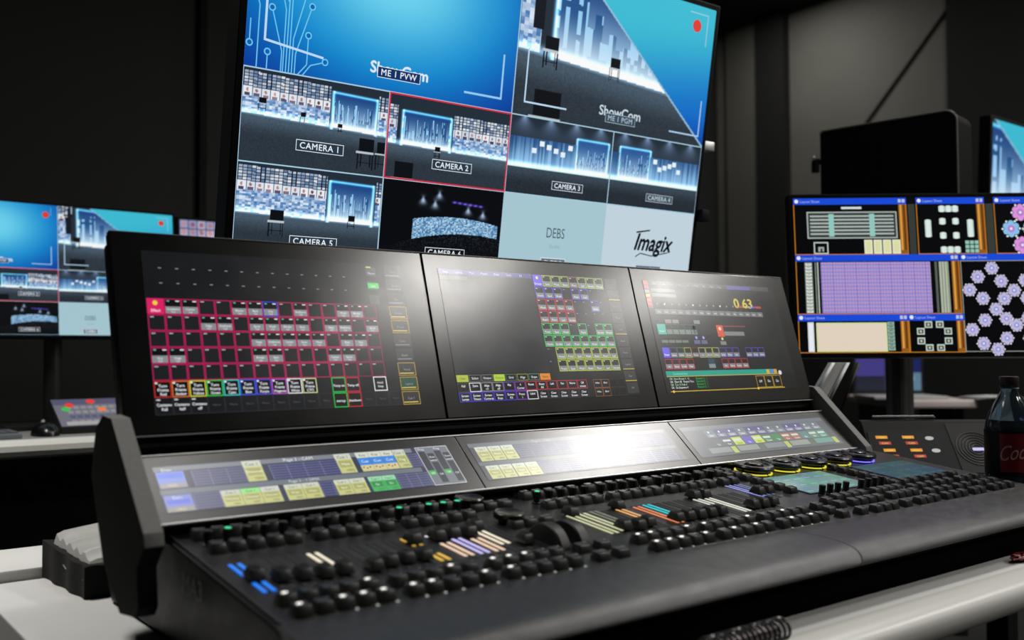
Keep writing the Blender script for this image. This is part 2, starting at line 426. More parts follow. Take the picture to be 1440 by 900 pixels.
def multiviewer(scale=1.0, full=True):
    """1920 x 1080 canvas: two big windows on top, two rows of four below"""
    d = Disp(1920, 1080); k = scale
    def n(v): return max(8, int(v * k))
    d.rect(0, 0, 1920, 1080, (170, 205, 225), -1)
    g = 2
    d.raster(0, 0, 960 - g, 540 - g, blue_slide(n(200), n(112)))
    d.raster(960 + g, 0, 960 - g, 540 - g, pgm_picture(n(300), n(170)))
    cw, ch = 480, 270
    s1 = stage(n(210), n(120), 0.60, 0.92, [(0.0, 0.58), (0.93, 1.0)], hor=0.50, slope=0.05, seed=1, tile_v=(0.02, 0.4))
    stool(s1, 0.855, 0.74, 0.12); stool(s1, 0.985, 0.74, 0.11); stool(s1, 0.13, 0.36, 0.05); stool(s1, 0.4, 0.44, 0.04); stool(s1, 0.66, 0.5, 0.035)
    s2 = stage(n(210), n(120), 0.11, 0.50, [(0.0, 0.07), (0.52, 1.0)], hor=0.60, slope=0.03, seed=2, tile_v=(0.12, 0.5))
    stool(s2, 0.14, 1.0, 0.16); stool(s2, 0.4, 0.62, 0.05)
    s3 = stage(n(160), n(90), 0.64, 0.97, [], hor=0.66, seed=3, sparse=True, tile_v=(0.12, 0.5), floor_mul=0.8)
    s4 = stage(n(160), n(90), 0.08, 0.42, [], hor=0.66, seed=5, sparse=True, tile_v=(0.12, 0.5), floor_mul=0.8)
    s5 = stage(n(210), n(120), 0.62, 0.94, [(0.0, 0.6), (0.96, 1.0)], hor=0.56, slope=0.04, seed=1, tile_v=(0.02, 0.4))
    stool(s5, 0.27, 0.62, 0.10); stool(s5, 0.79, 0.55, 0.05)
    for i, (im) in enumerate((s1, s2, s3, s4)): d.raster(i * cw + g, 540 + g, cw - 2 * g, ch - 2 * g, im)
    d.raster(g, 810 + g, cw - 2 * g, ch - 2 * g, s5)
    d.raster(cw + g, 810 + g, cw - 2 * g, ch - 2 * g, cam6(n(210), n(120)))
    d.rect(2 * cw, 810 + g, cw, ch, (168, 202, 212), 1); d.rect(3 * cw, 810 + g, cw, ch, (196, 214, 224), 1)
    d.frame(cw, 540, cw, ch, (214, 44, 70), 5, 3)                      # the live picture is framed red
    # circuit drawing on the preview slide
    lc = (110, 200, 240)
    for (x, yt) in ((40, 330), (60, 250), (110, 180), (140, 300), (190, 160), (230, 300), (250, 400), (300, 330), (310, 390), (300, 460), (365, 515), (110, 470)):
        pass
    def trace(pts):
        pts = [(x * 0.62, 540 - (540 - y) * 0.85) for x, y in pts]
        d.line(pts, 3.5, lc, 2); x, y = pts[-1]; d.disc(x, y, 11, lc, 2); d.disc(x, y, 7, (12, 100, 185), 3)
    for pts in (([(190, 540), (190, 330), (150, 220), (150, 160)]), ([(205, 540), (205, 240), (170, 150), (170, 60)]), ([(220, 540), (220, 300), (230, 150)]),
                ([(235, 540), (235, 420), (300, 230)]), ([(250, 540), (250, 470), (320, 300)]), ([(265, 540), (310, 500), (310, 400)]),
                ([(180, 540), (180, 470), (120, 330)]), ([(60, 540), (60, 330), (20, 250)]), ([(110, 540), (110, 480)]), ([(290, 540), (330, 500), (405, 480)]), ([(20, 380), (20, 460)]), ([(200, 300), (190, 0), (190, -40)])): trace(pts)
    wh = (190, 220, 245)
    d.line([(58, 130), (58, 455)], 7, wh, 4); d.line([(55, 455), (245, 478)], 7, wh, 4)
    d.line([(908, 350), (908, 500)], 7, (150, 205, 245), 4); d.line([(757, 498), (911, 498)], 7, (150, 205, 245), 4)
    d.line([(908, 20), (908, 90)], 7, (90, 160, 220), 4)
    d.text(510, 490, 'ShowCom', 50, (220, 236, 248), 1, bold=0.03)
    tag_label(d, 508, 494, 'ME 1 PVW', 31, bg=(16, 50, 104))
    # programme window
    d.line([(1070, 0), (1070, 60)], 6, wh, 4); d.line([(1010, 310), (1010, 492)], 6, wh, 4); d.line([(1007, 492), (1200, 492)], 6, wh, 4)
    d.line([(1775, 30), (1880, 30)], 5, (150, 205, 225), 4); d.line([(1878, 30), (1878, 150)], 5, (150, 205, 225), 4)
    d.line([(1890, 360), (1890, 500)], 6, (170, 205, 235), 4); d.line([(1725, 500), (1893, 500)], 6, (170, 205, 235), 4)
    d.disc(1820, 78, 24, (226, 62, 50), 5, n=20)
    d.text(1462, 486, 'ShowCom', 50, (200, 215, 225), 1, bold=0.02)
    tag_label(d, 1465, 502, 'ME 1 PGM', 31, bg=(60, 76, 92), col=(170, 190, 205))
    tag_label(d, 255, 752, 'CAMERA 1', 30); tag_label(d, 735, 756, 'CAMERA 2', 30)
    tag_label(d, 1240, 775, 'CAMERA 3', 28); tag_label(d, 1712, 775, 'CAMERA 4', 28, col=(190, 205, 215), bg=(70, 86, 100))
    tag_label(d, 255, 1040, 'CAMERA 5', 30); tag_label(d, 735, 1046, 'CAMERA 6', 30, bg=(12, 16, 22))
    d.text(1205, 955, 'DEBS', 52, (74, 92, 102), 5, sx=0.75); d.text(1205, 992, 'Studio', 20, (140, 170, 182), 5)
    tag_label(d, 1205, 1062, 'DEBS', 40, bg=(96, 116, 128))
    d.text(1700, 972, 'Imagix', 92, (14, 20, 30), 5, bold=0.03, shear=0.35, sx=0.85)
    d.line([(1615, 1000), (1640, 985), (1700, 993), (1790, 975)], 4, (18, 24, 34), 5); d.line([(1608, 905), (1680, 893)], 6, (18, 24, 34), 5)
    tag_label(d, 1690, 1060, 'IMAGIX', 34, bg=(96, 112, 130), col=(190, 205, 222))
    return d

# ================================================================== THE ROOM
def struct(name, bm, material):
    o = bm_obj(name, bm, material, None, (0, 0, ZO), smooth=False); o['kind'] = 'structure'; return o
M_wall = mat('charcoal_wall_paint', (0.008, 0.008, 0.0065), 0.75, noise=0.35, nscale=1.2)
M_wallr = mat('grey_wall_paint', (0.11, 0.11, 0.095), 0.75, noise=0.45, nscale=1.4)
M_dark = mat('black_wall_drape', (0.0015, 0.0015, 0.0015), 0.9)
M_floor = mat('dark_carpet', (0.012, 0.012, 0.012), 0.95, noise=0.3, nscale=300)
M_ceil = mat('dark_ceiling', (0.02, 0.02, 0.02), 0.9)
XL, XR, YF, YB = -2.6, 4.4, -4.2, 2.9
b = NB(); box(b, XL - .1, XR + .1, YF - .1, YB + .1, -ZO - 0.1, -ZO); struct('floor', b, M_floor)
b = NB(); box(b, XL - .1, XR + .1, YF - .1, YB + .1, CEIL, CEIL + .1); struct('ceiling', b, M_ceil)
b = NB(); box(b, XL - .1, XR + .1, YB, YB + .1, -ZO, CEIL); struct('wall_back', b, M_wall)
b = NB(); box(b, XR, XR + .1, YF, YB, -ZO, CEIL); struct('wall_right', b, M_wallr)
b = NB(); box(b, XL - .1, XL, YF, YB, -ZO, CEIL); struct('wall_left', b, M_dark)
b = NB(); box(b, XL - .1, XR + .1, YF - .1, YF, -ZO, CEIL); struct('wall_front', b, M_dark)
b = NB(); box(b, XR - .06, XR, 2.36, 2.56, -ZO, CEIL); struct('trim_1', b, M_dark)
b = NB(); box(b, XR - .05, XR, -1.5, 1.39, -ZO, CEIL); struct('trim_2', b, M_dark)
b = NB(); box(b, 1.105, 1.135, YB - .03, YB, -ZO, CEIL); struct('trim_3', b, M_dark)
b = NB(); box(b, XL, 0.30, YB - .05, YB, -ZO, CEIL); struct('trim_4', b, M_dark)
b = NB(); box(b, XR - .08, XR - .035, -1.5, YB, -ZO, 0.30); struct('low_shade_band', b, M_dark)  # added black band, darkens the lower right wall as if unlit
b = NB(); tube(b, [(XR - .004, 1.36, 1.84), (XR - .004, 1.90, 1.27)], 0.009, 6); struct('crease_shadow', b, M_dark)  # added dark strip standing in for the shadow line of the wall crease
b = NB(); box(b, XR - .035, XR, 2.56, 2.80, -ZO, CEIL); struct('trim_5', b, mat('grey_wall_panel', (0.10, 0.10, 0.085), 0.7, noise=0.2, nscale=2))

# ================================================================== THE LIGHTING CONSOLE
C0 = (0.60, -0.18, -0.22)
NEG = (-C0[0], -C0[1], -C0[2])
con = thing('lighting_console', 'large black lighting console with three tilted touchscreens and rows of keys and faders', 'lighting console', C0)
SA, SB = -0.1061, 0.1252
TILT = math.atan(SB); CT, ST = math.cos(TILT), math.sin(TILT)
def sz(y, h=0.0): return SA + SB * y + h
def csurf(x, y, h=0.0): return (x - C0[0], y - C0[1], sz(y, h) - C0[2])

# body: lower case, sides and back
b = NB()
prof = [(-0.345, sz(-0.345) - 0.002), (-0.435, -0.182), (-0.436, -0.196), (-0.425, -0.2165), (0.10, -0.2165), (0.13, -0.19), (0.13, -0.02), (0.045, -0.02), (0.0, -0.045), (-0.035, -0.10), (-0.05, sz(-0.05) - 0.002)]
prism_x(b, prof, -0.016, 1.285, bevel=0.003)
bm_obj('case_body', b, M_body, con, NEG)
b = NB(); prism_x(b, [(-0.4375, -0.1835), (-0.4385, -0.197), (-0.4275, -0.2168), (-0.40, -0.2168), (-0.40, -0.1835)], -0.0165, 1.2855, bevel=0.001)  # added black cover: deep shade below the armrest put into its colour
bm_obj('front_shade_skirt', b, mat('shade_black_skirt', (0.001, 0.001, 0.001), 0.9, spec=0.02), con, NEG)
for fx in (0.06, 0.62, 1.22):
    for fy in (-0.36, 0.06):
        b = NB(); lathe(b, [(0.018, -0.22), (0.02, -0.217), (0.02, -0.2155)], 20, fx, fy); bm_obj('rubber_foot', b, M_slot, con, NEG)
# face plate
b = NB()
pf = [(-0.3465, sz(-0.3465)), (-0.052, sz(-0.052)), (-0.052, sz(-0.052) - 0.004), (-0.3465, sz(-0.3465) - 0.004)]
prism_x(b, pf, -0.010, 1.279, bevel=0.001)
bm_obj('face_plate', b, M_plate, con, NEG)
b = NB()
for dx in (0.0, ): 
    tube(b, [(-0.0125, -0.052, sz(-0.052, .0012)), (-0.0125, -0.347, sz(-0.347, .0012))], 0.0012, 6)
bm_obj('edge_strip', b, mat('dark_edge_metal', (0.10, 0.10, 0.10), 0.35, metal=0.8), con, NEG)

# armrest: two halves with a curved seam
def rest_profile():
    pts = [(-0.3472, -0.1496), (-0.365, -0.1507), (-0.385, -0.1521), (-0.403, -0.1537), (-0.418, -0.1556), (-0.430, -0.1582), (-0.4385, -0.1615), (-0.4450, -0.1660), (-0.4492, -0.1712), (-0.4500, -0.1735), (-0.4480, -0.1755), (-0.4380, -0.1790)]
    return pts
RP = rest_profile()
def seam_x(i): # seam bows to the right in the middle
    t = i / (len(RP) - 1); return 0.652 - 0.008 * t + 0.010 * math.sin(t * math.pi) - 0.018 * t * t
def armrest(x0f, x1f, n, label):
    b = NB(); rows = []
    for i, (y, z) in enumerate(RP):
        a, c = x0f(i), x1f(i); rows.append([b.verts.new((a + (c - a) * k / n, y, z)) for k in range(n + 1)])
    for r0, r1 in zip(rows, rows[1:]):
        for k in range(n): b.faces.new((r0[k], r0[k + 1], r1[k + 1], r1[k]))
    # closed underside
    ends = [[b.verts.new((v.co.x, -0.40, -0.184)) for v in rows[-1]]]
    for k in range(n):
        b.faces.new((rows[-1][k], rows[-1][k + 1], ends[0][k + 1], ends[0][k]))
        b.faces.new((rows[0][k + 1], rows[0][k], ends[0][k], ends[0][k + 1]))
    b.faces.new([r[0] for r in rows] + [ends[0][0]]); b.faces.new([r[-1] for r in rows][::-1] + [ends[0][-1]][:0] + [ends[0][-1]])
    bmesh.ops.recalc_face_normals(b, faces=b.faces)
    o = bm_obj('armrest', b, M_rest, con, NEG, label=label)
    for p in o.data.polygons: p.use_smooth = True
    return o
armrest(lambda i: -0.016 + 0.0 * i, lambda i: seam_x(i) - 0.0018, 24, None)
armrest(lambda i: seam_x(i) + 0.0018, lambda i: 1.285, 24, None)

# screens ----------------------------------------------------------
scr_t = 0.2818707
SV = (0, math.sin(scr_t), math.cos(scr_t)); SN = (0, -math.cos(scr_t), math.sin(scr_t))
def spt(x, v, n=0.0): return (x, SV[1] * v + SN[1] * n, SV[2] * v + SN[2] * n)
S_W, S_H, PIT = 0.3442, 0.1936, 0.40487
M_scr = screen_mat('console_touchscreen_glass', 0.21, 1.0, spec=0.8, smudge=0.02)
M_lscr = screen_mat('letterbox_touchscreen_glass', 0.33, 0.95, spec=0.9, smudge=0.015)
def quad_panel(bm, pt, x0, x1, v0, v1, th, bev=0.0015):
    cs = []
    for n in (0.0, -th):
        cs += [bm.verts.new(pt(x, v, n)) for x, v in ((x0, v0), (x1, v0), (x1, v1), (x0, v1))]
    fs = [bm.faces.new([cs[i] for i in f]) for f in ((0, 1, 2, 3), (7, 6, 5, 4), (0, 4, 5, 1), (1, 5, 6, 2), (2, 6, 7, 3), (3, 7, 4, 0))]
    bmesh.ops.recalc_face_normals(bm, faces=fs)
    if bev: bmesh.ops.bevel(bm, geom=list({e for f in fs for e in f.edges}), offset=bev, segments=2, profile=0.6, affect='EDGES')

W_ = (236, 240, 244); MAG = (190, 24, 90)
def screen_one():
    d = Disp(1920, 1080); d.rect(0, 0, 1920, 1080, (17, 19, 22), -1)
    cwd = 110.0; r0 = 322.0; rh = 108.3
    for i in range(13):
        for y in (112, 214): d.rect(98 + i * cwd, y, 20, 5, (150, 154, 158), 1)
    filled = {0: (1, 2, 5, 6, 7, 9, 12, 13), 1: (3, 4, 6, 7, 8, 9, 11, 12, 14, 15), 2: (6, 7, 8, 9, 10, 12, 13, 15), 3: (0, 1, 6, 7, 11, 12, 15), 4: ()}
    for r in range(5):
        for c in range(15):
            x, y = 8 + c * cwd, r0 + r * rh
            colb = MAG if c < 12 else (140, 22, 70)
            d.frame(x, y, cwd - 3, rh - 3, (60, 70, 230) if (r, c) == (0, 7) else colb, 5, 2)
            d.rect(x + 5, y + 5, cwd - 13, rh - 13, (24, 26, 30), 1)
            if c in filled[r]:
                d.rect(x + 5, y + 5, cwd - 13, 46, (6, 7, 9), 2); d.rect(x + 5, y + 52, cwd - 13, rh - 62, (132, 136, 140), 2)
                d.rect(x + 16, y + 12, 16, 7, (90, 200, 170), 3); d.rect(x + 72, y + 12, 24, 7, W_, 3)
                t = ['Stage', 'Audience', 'Center', 'Spots', 'Wash', 'Blinder', 'Back', 'Key'][(r * 5 + c) % 8]
                d.text(x + 54, y + 76, t, 21, (240, 240, 242), 4); d.text(x + 54, y + 95, 'Full', 17, (235, 235, 238), 4)
            else: d.rect(x + 14, y + 12, 24, 6, (190, 192, 196), 3)
    d.rect(8, r0, cwd - 3, rh - 3, (214, 30, 98), 4); d.disc(60, r0 + 30, 16, (240, 200, 60), 5); d.text(60, r0 + 90, 'Effect', 27, W_, 6)
    cols = [((190, 40, 40), 'Red'), ((220, 110, 40), 'Amber'), ((220, 210, 60), 'Yellow'), ((40, 200, 70), 'Green'), ((60, 200, 200), 'Cyan'), ((50, 90, 230), 'Blue'), ((90, 70, 220), 'Purple'), ((190, 80, 200), 'Magenta'), ((235, 235, 235), 'White'), ((205, 215, 150), 'CTO')]
    y = r0 + 5 * rh
    for i, (cc, t) in enumerate(cols):
        x = 8 + i * cwd; d.rect(x, y, cwd - 4, rh - 4, (5, 6, 7), 1); d.frame(x, y, cwd - 4, rh - 4, cc, 6, 3)
        d.text(x + 54, y + 40, 'Turn', 27, W_, 5, bold=.01); d.text(x + 54, y + 66, 'Frame', 27, W_, 5, bold=.01); d.text(x + 54, y + 92, t, 25, W_, 5, bold=.01)
        d.rect(x + 8, y + 8, 14, 10, W_, 5)
    for i, (cc, t) in {11: ((30, 190, 70), 'Temp on'), 12: ((200, 30, 60), 'Temp off')}.items():
        for rr, tt in ((0, t), (1, {11: 'startup', 12: 'shutdown'}[i])):
            x = 8 + i * cwd; d.rect(x, y + rr * rh, cwd - 4, rh - 4, (5, 6, 7), 1); d.frame(x, y + rr * rh, cwd - 4, rh - 4, cc, 6, 3); d.text(x + 52, y + rr * rh + 66, tt, 24, W_, 5, bold=.01)
    x = 8 + 14 * cwd; d.rect(x, y, cwd - 4, rh - 4, (5, 6, 7), 1); d.frame(x, y, cwd - 4, rh - 4, W_, 6, 3); d.text(x + 52, y + 52, 'Hold', 24, W_, 5); d.text(x + 52, y + 78, 'Snap', 24, W_, 5)
    y2 = y + rh
    for i in range(16):
        x = 8 + i * cwd
        if i not in (11, 12): d.frame(x, y2, cwd - 3, rh - 3, (44, 46, 50), 3, 1)
        if i < 3: d.text(x + 54, y2 + 52, 'Centeno', 26, W_, 5, bold=.01); d.text(x + 54, y2 + 80, ('Full', 'half', 'off')[i], 26, W_, 5, bold=.01); d.rect(x + 8, y2 + 8, 24, 6, W_, 4)
        elif i not in (11, 12): d.text(x + 54, y2 + 60, 'Macro', 20, (80, 84, 88), 5)
    for r in range(7):
        x, yy = 8 + 14.6 * cwd, 30 + r * 108
        if r < 3: d.rect(x, yy, 84, 70, (60, 64, 68), 1)
    d.rect(1615, 152, 92, 42, (40, 190, 70), 3); d.text(1660, 184, 'Live', 26, W_, 5)
    d.rect(1620, 24, 40, 10, (190, 200, 90), 3); d.text(1660, 84, 'Master', 22, (210, 214, 218), 5)
    for r in range(10):
        yy = 6 + r * 108; yel = r in (3, 4, 7, 8, 9)
        d.rect(1768, yy, 146, 98, (44, 46, 48) if r != 8 else (30, 70, 58), 1)
        if yel: d.frame(1768, yy, 146, 98, (196, 160, 40), 4, 3)
        d.rect(1776, yy + 76, 120, 8, (200, 180, 80) if yel else (120, 122, 126), 2)
        d.text(1840, yy + 60, ('View', 'Setup', 'Fixt', 'Group', 'Preset', 'Color', 'Beam', 'Focus', 'Layout', 'Cue 1')[r], 24, (150, 152, 150), 4)
    return d
def grid_cells(d, x0, y0, cwd, rh, cells, fs=20):
    for (r, c), (bc, t) in cells.items():
        x, y = x0 + c * cwd, y0 + r * rh
        d.rect(x, y, cwd - 5, rh - 6, (8, 9, 11), 1); d.rect(x + 4, y + rh * .5, cwd - 13, rh * .40, (118, 124, 124), 2); d.frame(x, y, cwd - 5, rh - 6, bc, 6, 3)
        d.rect(x + 12, y + 12, 18, 7, (200, 205, 210), 4); d.text(x + cwd / 2, y + rh * .82, t, fs, (236, 238, 240), 5)
def screen_two():
    d = Disp(1920, 1080); d.rect(0, 0, 1920, 1080, (16, 18, 21), -1)
    d.rect(6, 6, 930, 850, (28, 30, 34), 0); d.rect(6, 6, 930, 40, (70, 66, 130), 1); d.rect(10, 60, 260, 30, (74, 78, 84), 1)
    for i in range(7): d.text(70 + i * 125, 36, ('Stage', 'Layout', 'Plan', 'Phaser', 'Sheet', 'Tools', '3D')[i], 26, (200, 204, 230), 3)
    x0, y0, cw, rh = 948, 10, 100, 106
    Vi, G, Rd, Gn, Ye = (92, 76, 205), (165, 190, 90), (190, 36, 60), (30, 190, 84), (178, 196, 60)
    cells = {}
    nm = ['Front', 'Spot', 'Wash', 'Beam', 'Floor', 'Led', 'Strobe', 'House']
    for c in range(1, 8): cells[(0, c)] = (G if c != 4 else (150, 90, 90), nm[c])
    for c in (0, 1, 2, 4, 5): cells[(1, c)] = (Vi, nm[c])
    for r in (2, 3):
        for c in range(4): cells[(r, c)] = (Rd, nm[c + r])
    cells[(2, 6)] = (Vi, 'Gobo')
    for c in (0, 1, 2, 4, 6, 7): cells[(4, c)] = (Gn, nm[c])
    for c in range(8): cells[(5, c)] = (Gn, nm[7 - c])
    for r in (6, 7):
        for c in range(1, 8): cells[(r, c)] = (Ye, nm[(c + r) % 8])
    grid_cells(d, x0, y0, cw, rh, cells, 26)
    d.rect(x0, y0, cw - 5, rh - 6, (104, 84, 214), 4); d.disc(x0 + 46, y0 + 26, 13, (230, 220, 120), 5); d.text(x0 + 46, y0 + 88, 'Groups', 26, W_, 6)
    for r in range(8):
        for c in range(8):
            if (r, c) not in cells: d.rect(x0 + c * cw + 12, y0 + r * rh + 12, 20, 6, (130, 120, 190), 3)
    bt = [((170, 184, 60), 'Clear', 1), ((110, 110, 110), 'Select', 0), ((120, 120, 120), 'Output', 0), ((170, 200, 60), 'Fixture', 1), ((80, 120, 80), 'Grid', 0), ((150, 160, 60), 'Align', 0), ((90, 140, 120), 'Shape', 0), ((214, 130, 40), 'Store', 1)]
    for i, (cc, t, f_) in enumerate(bt):
        x = 8 + i * 117; d.rect(x, 866, 108, 54, cc if f_ else (12, 14, 14), 1); d.frame(x, 866, 108, 54, cc, 4, 2); d.text(x + 54, 902, t, 26, (30, 34, 20) if f_ else W_, 4)
    r1 = [((60, 60, 60), 'Full'), (W_, 'Zero'), ((150, 150, 150), 'Align <>'), ((140, 140, 140), 'Align off'), ((120, 60, 190), 'Flip'), ((140, 60, 170), '4 Corner'), ((190, 50, 60), 'Reset'), ((190, 50, 60), 'Reset All'), ((180, 50, 60), 'Left'), ((180, 50, 60), 'Fan'), ((180, 50, 60), 'Norm'), ((180, 50, 60), 'Off screen')]
    r2 = [((70, 60, 200), 'Screen Lamps'), ((70, 60, 200), 'Screen Timers'), ((70, 60, 200), 'Screen Cameras'), ((70, 60, 200), 'Screen Keys'), ((70, 60, 200), 'Screen FX'), ((130, 60, 190), 'Focus 1 2 3'), (W_, 'Label')] + [((50, 52, 56), 'Clear Screen ' + str(i)) for i in range(1, 6)]
    for rr, rw in ((0, r1), (1, r2)):
        for i, (cc, t) in enumerate(rw):
            x, y = 4 + i * 110, 928 + rr * 76
            d.rect(x, y, 106, 72, (4, 5, 7), 1); d.frame(x, y, 106, 72, cc, 5, 3)
            for k, wd in enumerate(t.split(' ')[:2]): d.text(x + 54, y + 34 + 27 * k, wd, 25, W_, 5, bold=.008)
    for i in range(4):
        for rr in range(2):
            x, y = 1395 + i * 92, 928 + rr * 76; ok = i < 2
            d.rect(x, y, 88, 72, (4, 5, 6), 1); d.frame(x, y, 88, 72, (140, 92, 50) if ok else (50, 46, 40), 4, 3)
            if ok: d.text(x + 44, y + 38, ('Hilite', 'Blind')[i], 22, W_, 5); 
    for r in range(10):
        y = 10 + r * 106; d.rect(1775, y, 138, 96, (52, 52, 52), 1)
        if r in (1, 4, 7, 8): d.rect(1775, y + 86, 138, 8, (190, 165, 60), 3)
        d.text(1845, y + 56, ('View', 'Fixt', 'Group', 'Preset', 'Color', 'Beam', 'Focus', 'Layout', 'Cue', 'Off')[r], 24, (140, 142, 140), 4)
    return d
def screen_three():
    d = Disp(1920, 1080); d.rect(0, 0, 1920, 1080, (16, 18, 22), -1)
    d.rect(0, 0, 70, 300, (120, 40, 50), 1)
    for i in range(6): d.rect(6, 12 + 46 * i, 54, 30, [(190, 60, 60), (160, 60, 90), (80, 150, 130), (200, 160, 60), (210, 90, 50), (190, 60, 60)][i], 2)
    d.rect(80, 0, 1760, 50, (60, 62, 66), 0); d.rect(1180, 10, 360, 40, (84, 76, 150), 1)
    for i in range(9): d.text(150 + i * 115, 40, ('Main', 'Cues', 'Spot', 'Key', 'Seq', 'Time', 'Go', 'Fade', 'Snap')[i], 28, (180, 182, 184), 3)
    for r in range(2): d.rect(84, 84 + 54 * r, 330, 36, (96, 108, 104), 1)
    Y = (205, 190, 90)
    d.text(1230, 262, '0 63', 150, Y, 3, align='l', bold=0.03, sx=1.1)
    for i in range(16):
        x = 84 + i * 98; d.rect(x, 238, 92, 70, (10, 11, 13), 1); d.disc(x + 46, 252, 11, (220, 224, 228) if i % 4 == 1 else (120, 126, 132), 3, n=8)
        d.rect(x, 306, 92, 56, (108, 112, 114), 1); d.text(x + 46, 346, ('Wht', 'Red', 'Amb', 'Grn', 'Cyn', 'Blu')[i % 6], 24, (225, 228, 230), 4)
        if i > 11: d.rect(x, 238, 92, 24, [(180, 60, 60), (170, 150, 60), (90, 90, 200), (190, 60, 50)][i - 12], 3)
    for i in (1, 2, 5): d.rect(84 + i * 98, 420, 86, 40, (120, 124, 124), 1)
    # teal block
    d.rect(60, 470, 110, 110, (60, 170, 150), 2); d.text(115, 555, 'Color', 28, W_, 4)
    for i in range(5): d.rect(176 + i * 84, 472, 78, 52, (8, 20, 22), 1); d.rect(176 + i * 84, 526, 78, 50, (116, 124, 120), 1); d.frame(176 + i * 84, 472, 78, 106, (70, 120, 110), 3, 3)
    d.rect(880, 470, 96, 130, (206, 74, 46), 2); d.disc(928, 510, 20, (240, 200, 160), 4); d.rect(980, 540, 300, 46, (120, 124, 124), 1); d.rect(980, 474, 340, 10, (150, 50, 50), 2)
    for i in range(8): d.rect(540 + i * 40, 480, 32, 90, (26, 28, 34), 1)
    # rows
    for i in range(4): d.rect(80 + i * 92, 640, 84, 30, (100, 108, 96), 1); d.rect(80 + i * 92, 612, 84, 26, (10, 12, 12), 1)
    for x in (560, 660): d.disc(x, 612, 16, (150, 150, 240), 3); d.rect(x - 42, 640, 84, 40, (90, 90, 130), 1)
    d.disc(930, 622, 16, (200, 210, 150), 3); d.rect(890, 650, 84, 40, (120, 122, 120), 1)
    # violet row
    for i in range(15):
        x = 60 + i * 98
        if i in (11, ): continue
        bc = [(90, 80, 215), (90, 90, 150), (60, 140, 60), (190, 190, 80), (120, 50, 50), (190, 196, 140), (190, 190, 90), (190, 196, 100)][i] if i < 8 else (84, 74, 190)
        d.rect(x, 720, 92, 108, (8, 9, 12), 1); d.rect(x + 4, 776, 84, 44, (122, 126, 130), 2); d.frame(x, 720, 92, 108, bc, 5, 3); d.text(x + 46, 810, ('Iris', 'Zoom', 'Gobo', 'Frost', 'Prism')[i % 5], 25, (235, 238, 240), 4)
    d.rect(60, 720, 92, 108, (92, 80, 214), 4); d.text(106, 806, 'Beam', 30, W_, 5)
    for i in (0, 1, 2, 3, 8, 9, 10, 11):
        x = 60 + i * 98; d.rect(x, 842, 92, 108, (14, 8, 10), 1); d.rect(x + 4, 896, 84, 46, (130, 122, 124), 2); d.frame(x, 842, 92, 108, (190, 34, 60), 5, 3); d.text(x + 46, 930, ('Hit', 'Bump', 'Strobe', 'Flash')[i % 4], 25, (235, 238, 240), 4)
    d.rect(60 + 6 * 98, 842, 92, 60, (16, 60, 80), 1); d.rect(60 + 6 * 98, 896, 92, 46, (120, 134, 138), 1)
    d.rect(40, 968, 1580, 54, (28, 150, 132), 2); d.text(130, 1008, 'Command line', 32, (120, 230, 200), 4, align='l')
    for i, cc in enumerate(((200, 170, 60), (90, 130, 200), (210, 150, 40))): d.rect(1480 + i * 60, 970, 44, 48, cc, 4)
    d.disc(1690, 1010, 26, (210, 214, 220), 4)
    d.rect(40, 1022, 1660, 6, (206, 172, 50), 3)
    return d
def screen_three_low(d):
    return d

def screen_thr():
    d = screen_three()
    # list of typed lines along the bottom edge; the panel's canvas keeps a yellow rule under it
    d2 = Disp(1920, 1080)
    sc_ = 0.90
    for (x, y, l) in d.P: d2.P.append((x, y * sc_, l))
    d2.F, d2.C = d.F, d.C
    g = (40, 190, 80)
    d2.rect(0, 925, 1920, 155, (6, 7, 9), 0)
    lines = ['OK  Store Preset 4 . 12', 'OK  Clear All   Fixture Thru', 'OK  Cue 12 Fade 3', 'OK  Go Sequence 4']
    for i, t in enumerate(lines):
        d2.text(70, 954 + i * 27, t, 27, W_ if i % 2 else (180, 230, 190), 5, align='l'); d2.text(420, 954 + i * 27, 'Executor 2 . 1', 27, g, 5, align='l')
    d2.rect(50, 1058, 1660, 7, (206, 172, 50), 3); d2.disc(90, 1062, 13, (230, 190, 60), 4); d2.disc(1290, 1062, 13, (230, 190, 60), 4)
    for i in range(3): d2.frame(1290 + i * 130, 935, 126, 120, (190, 150, 50), 5, 3); d2.text(1352 + i * 130, 1004, ('Off', 'On', 'Go')[i], 34, W_, 5)
    return d2

SCR = [(-0.034, 0.3806, 0), (0.3814, 0.7836, 1), (0.7844, 1.190, 2)]
disp_fn = [screen_one, screen_two, screen_thr]
for (x0, x1, i) in SCR:
    b = NB(); quad_panel(b, spt, x0 + .0004, x1 - .0004, -0.021, 0.2145, 0.014)
    p = bm_obj('touchscreen', b, M_glass, con, NEG)
    disp_fn[i]().build('display', spt(i * PIT, S_H), (1, 0, 0), SV, S_W, S_H, M_scr, p)
b = NB(); quad_panel(b, lambda x, v, n: spt(x, v, n - 0.0145), -0.030, 1.186, -0.016, 0.210, 0.024, 0.004)
bm_obj('screen_housing', b, M_body, con, NEG)
b = NB(); quad_panel(b, lambda x, v, n: spt(x, v, n), -0.0335, 1.1895, 0.2148, 0.2162, 0.010, 0.0004)
bm_obj('top_edge_strip', b, mat('grey_edge_strip', (0.16, 0.16, 0.16), 0.45), con, NEG)
b = NB(); tube(b, [(-0.032, -0.0065, -0.0215), (1.188, -0.0065, -0.0215)], 0.0012, 6); bm_obj('lower_edge_strip', b, mat('grey_edge_strip', (0.1,) * 3, 0.4), con, NEG)
# hinge bar in the gap between the screens and the letterbox screens
b = NB(); tube(b, [(-0.03, 0.012, -0.034), (1.19, 0.012, -0.034)], 0.012, 16); bm_obj('hinge_bar', b, M_body, con, NEG)

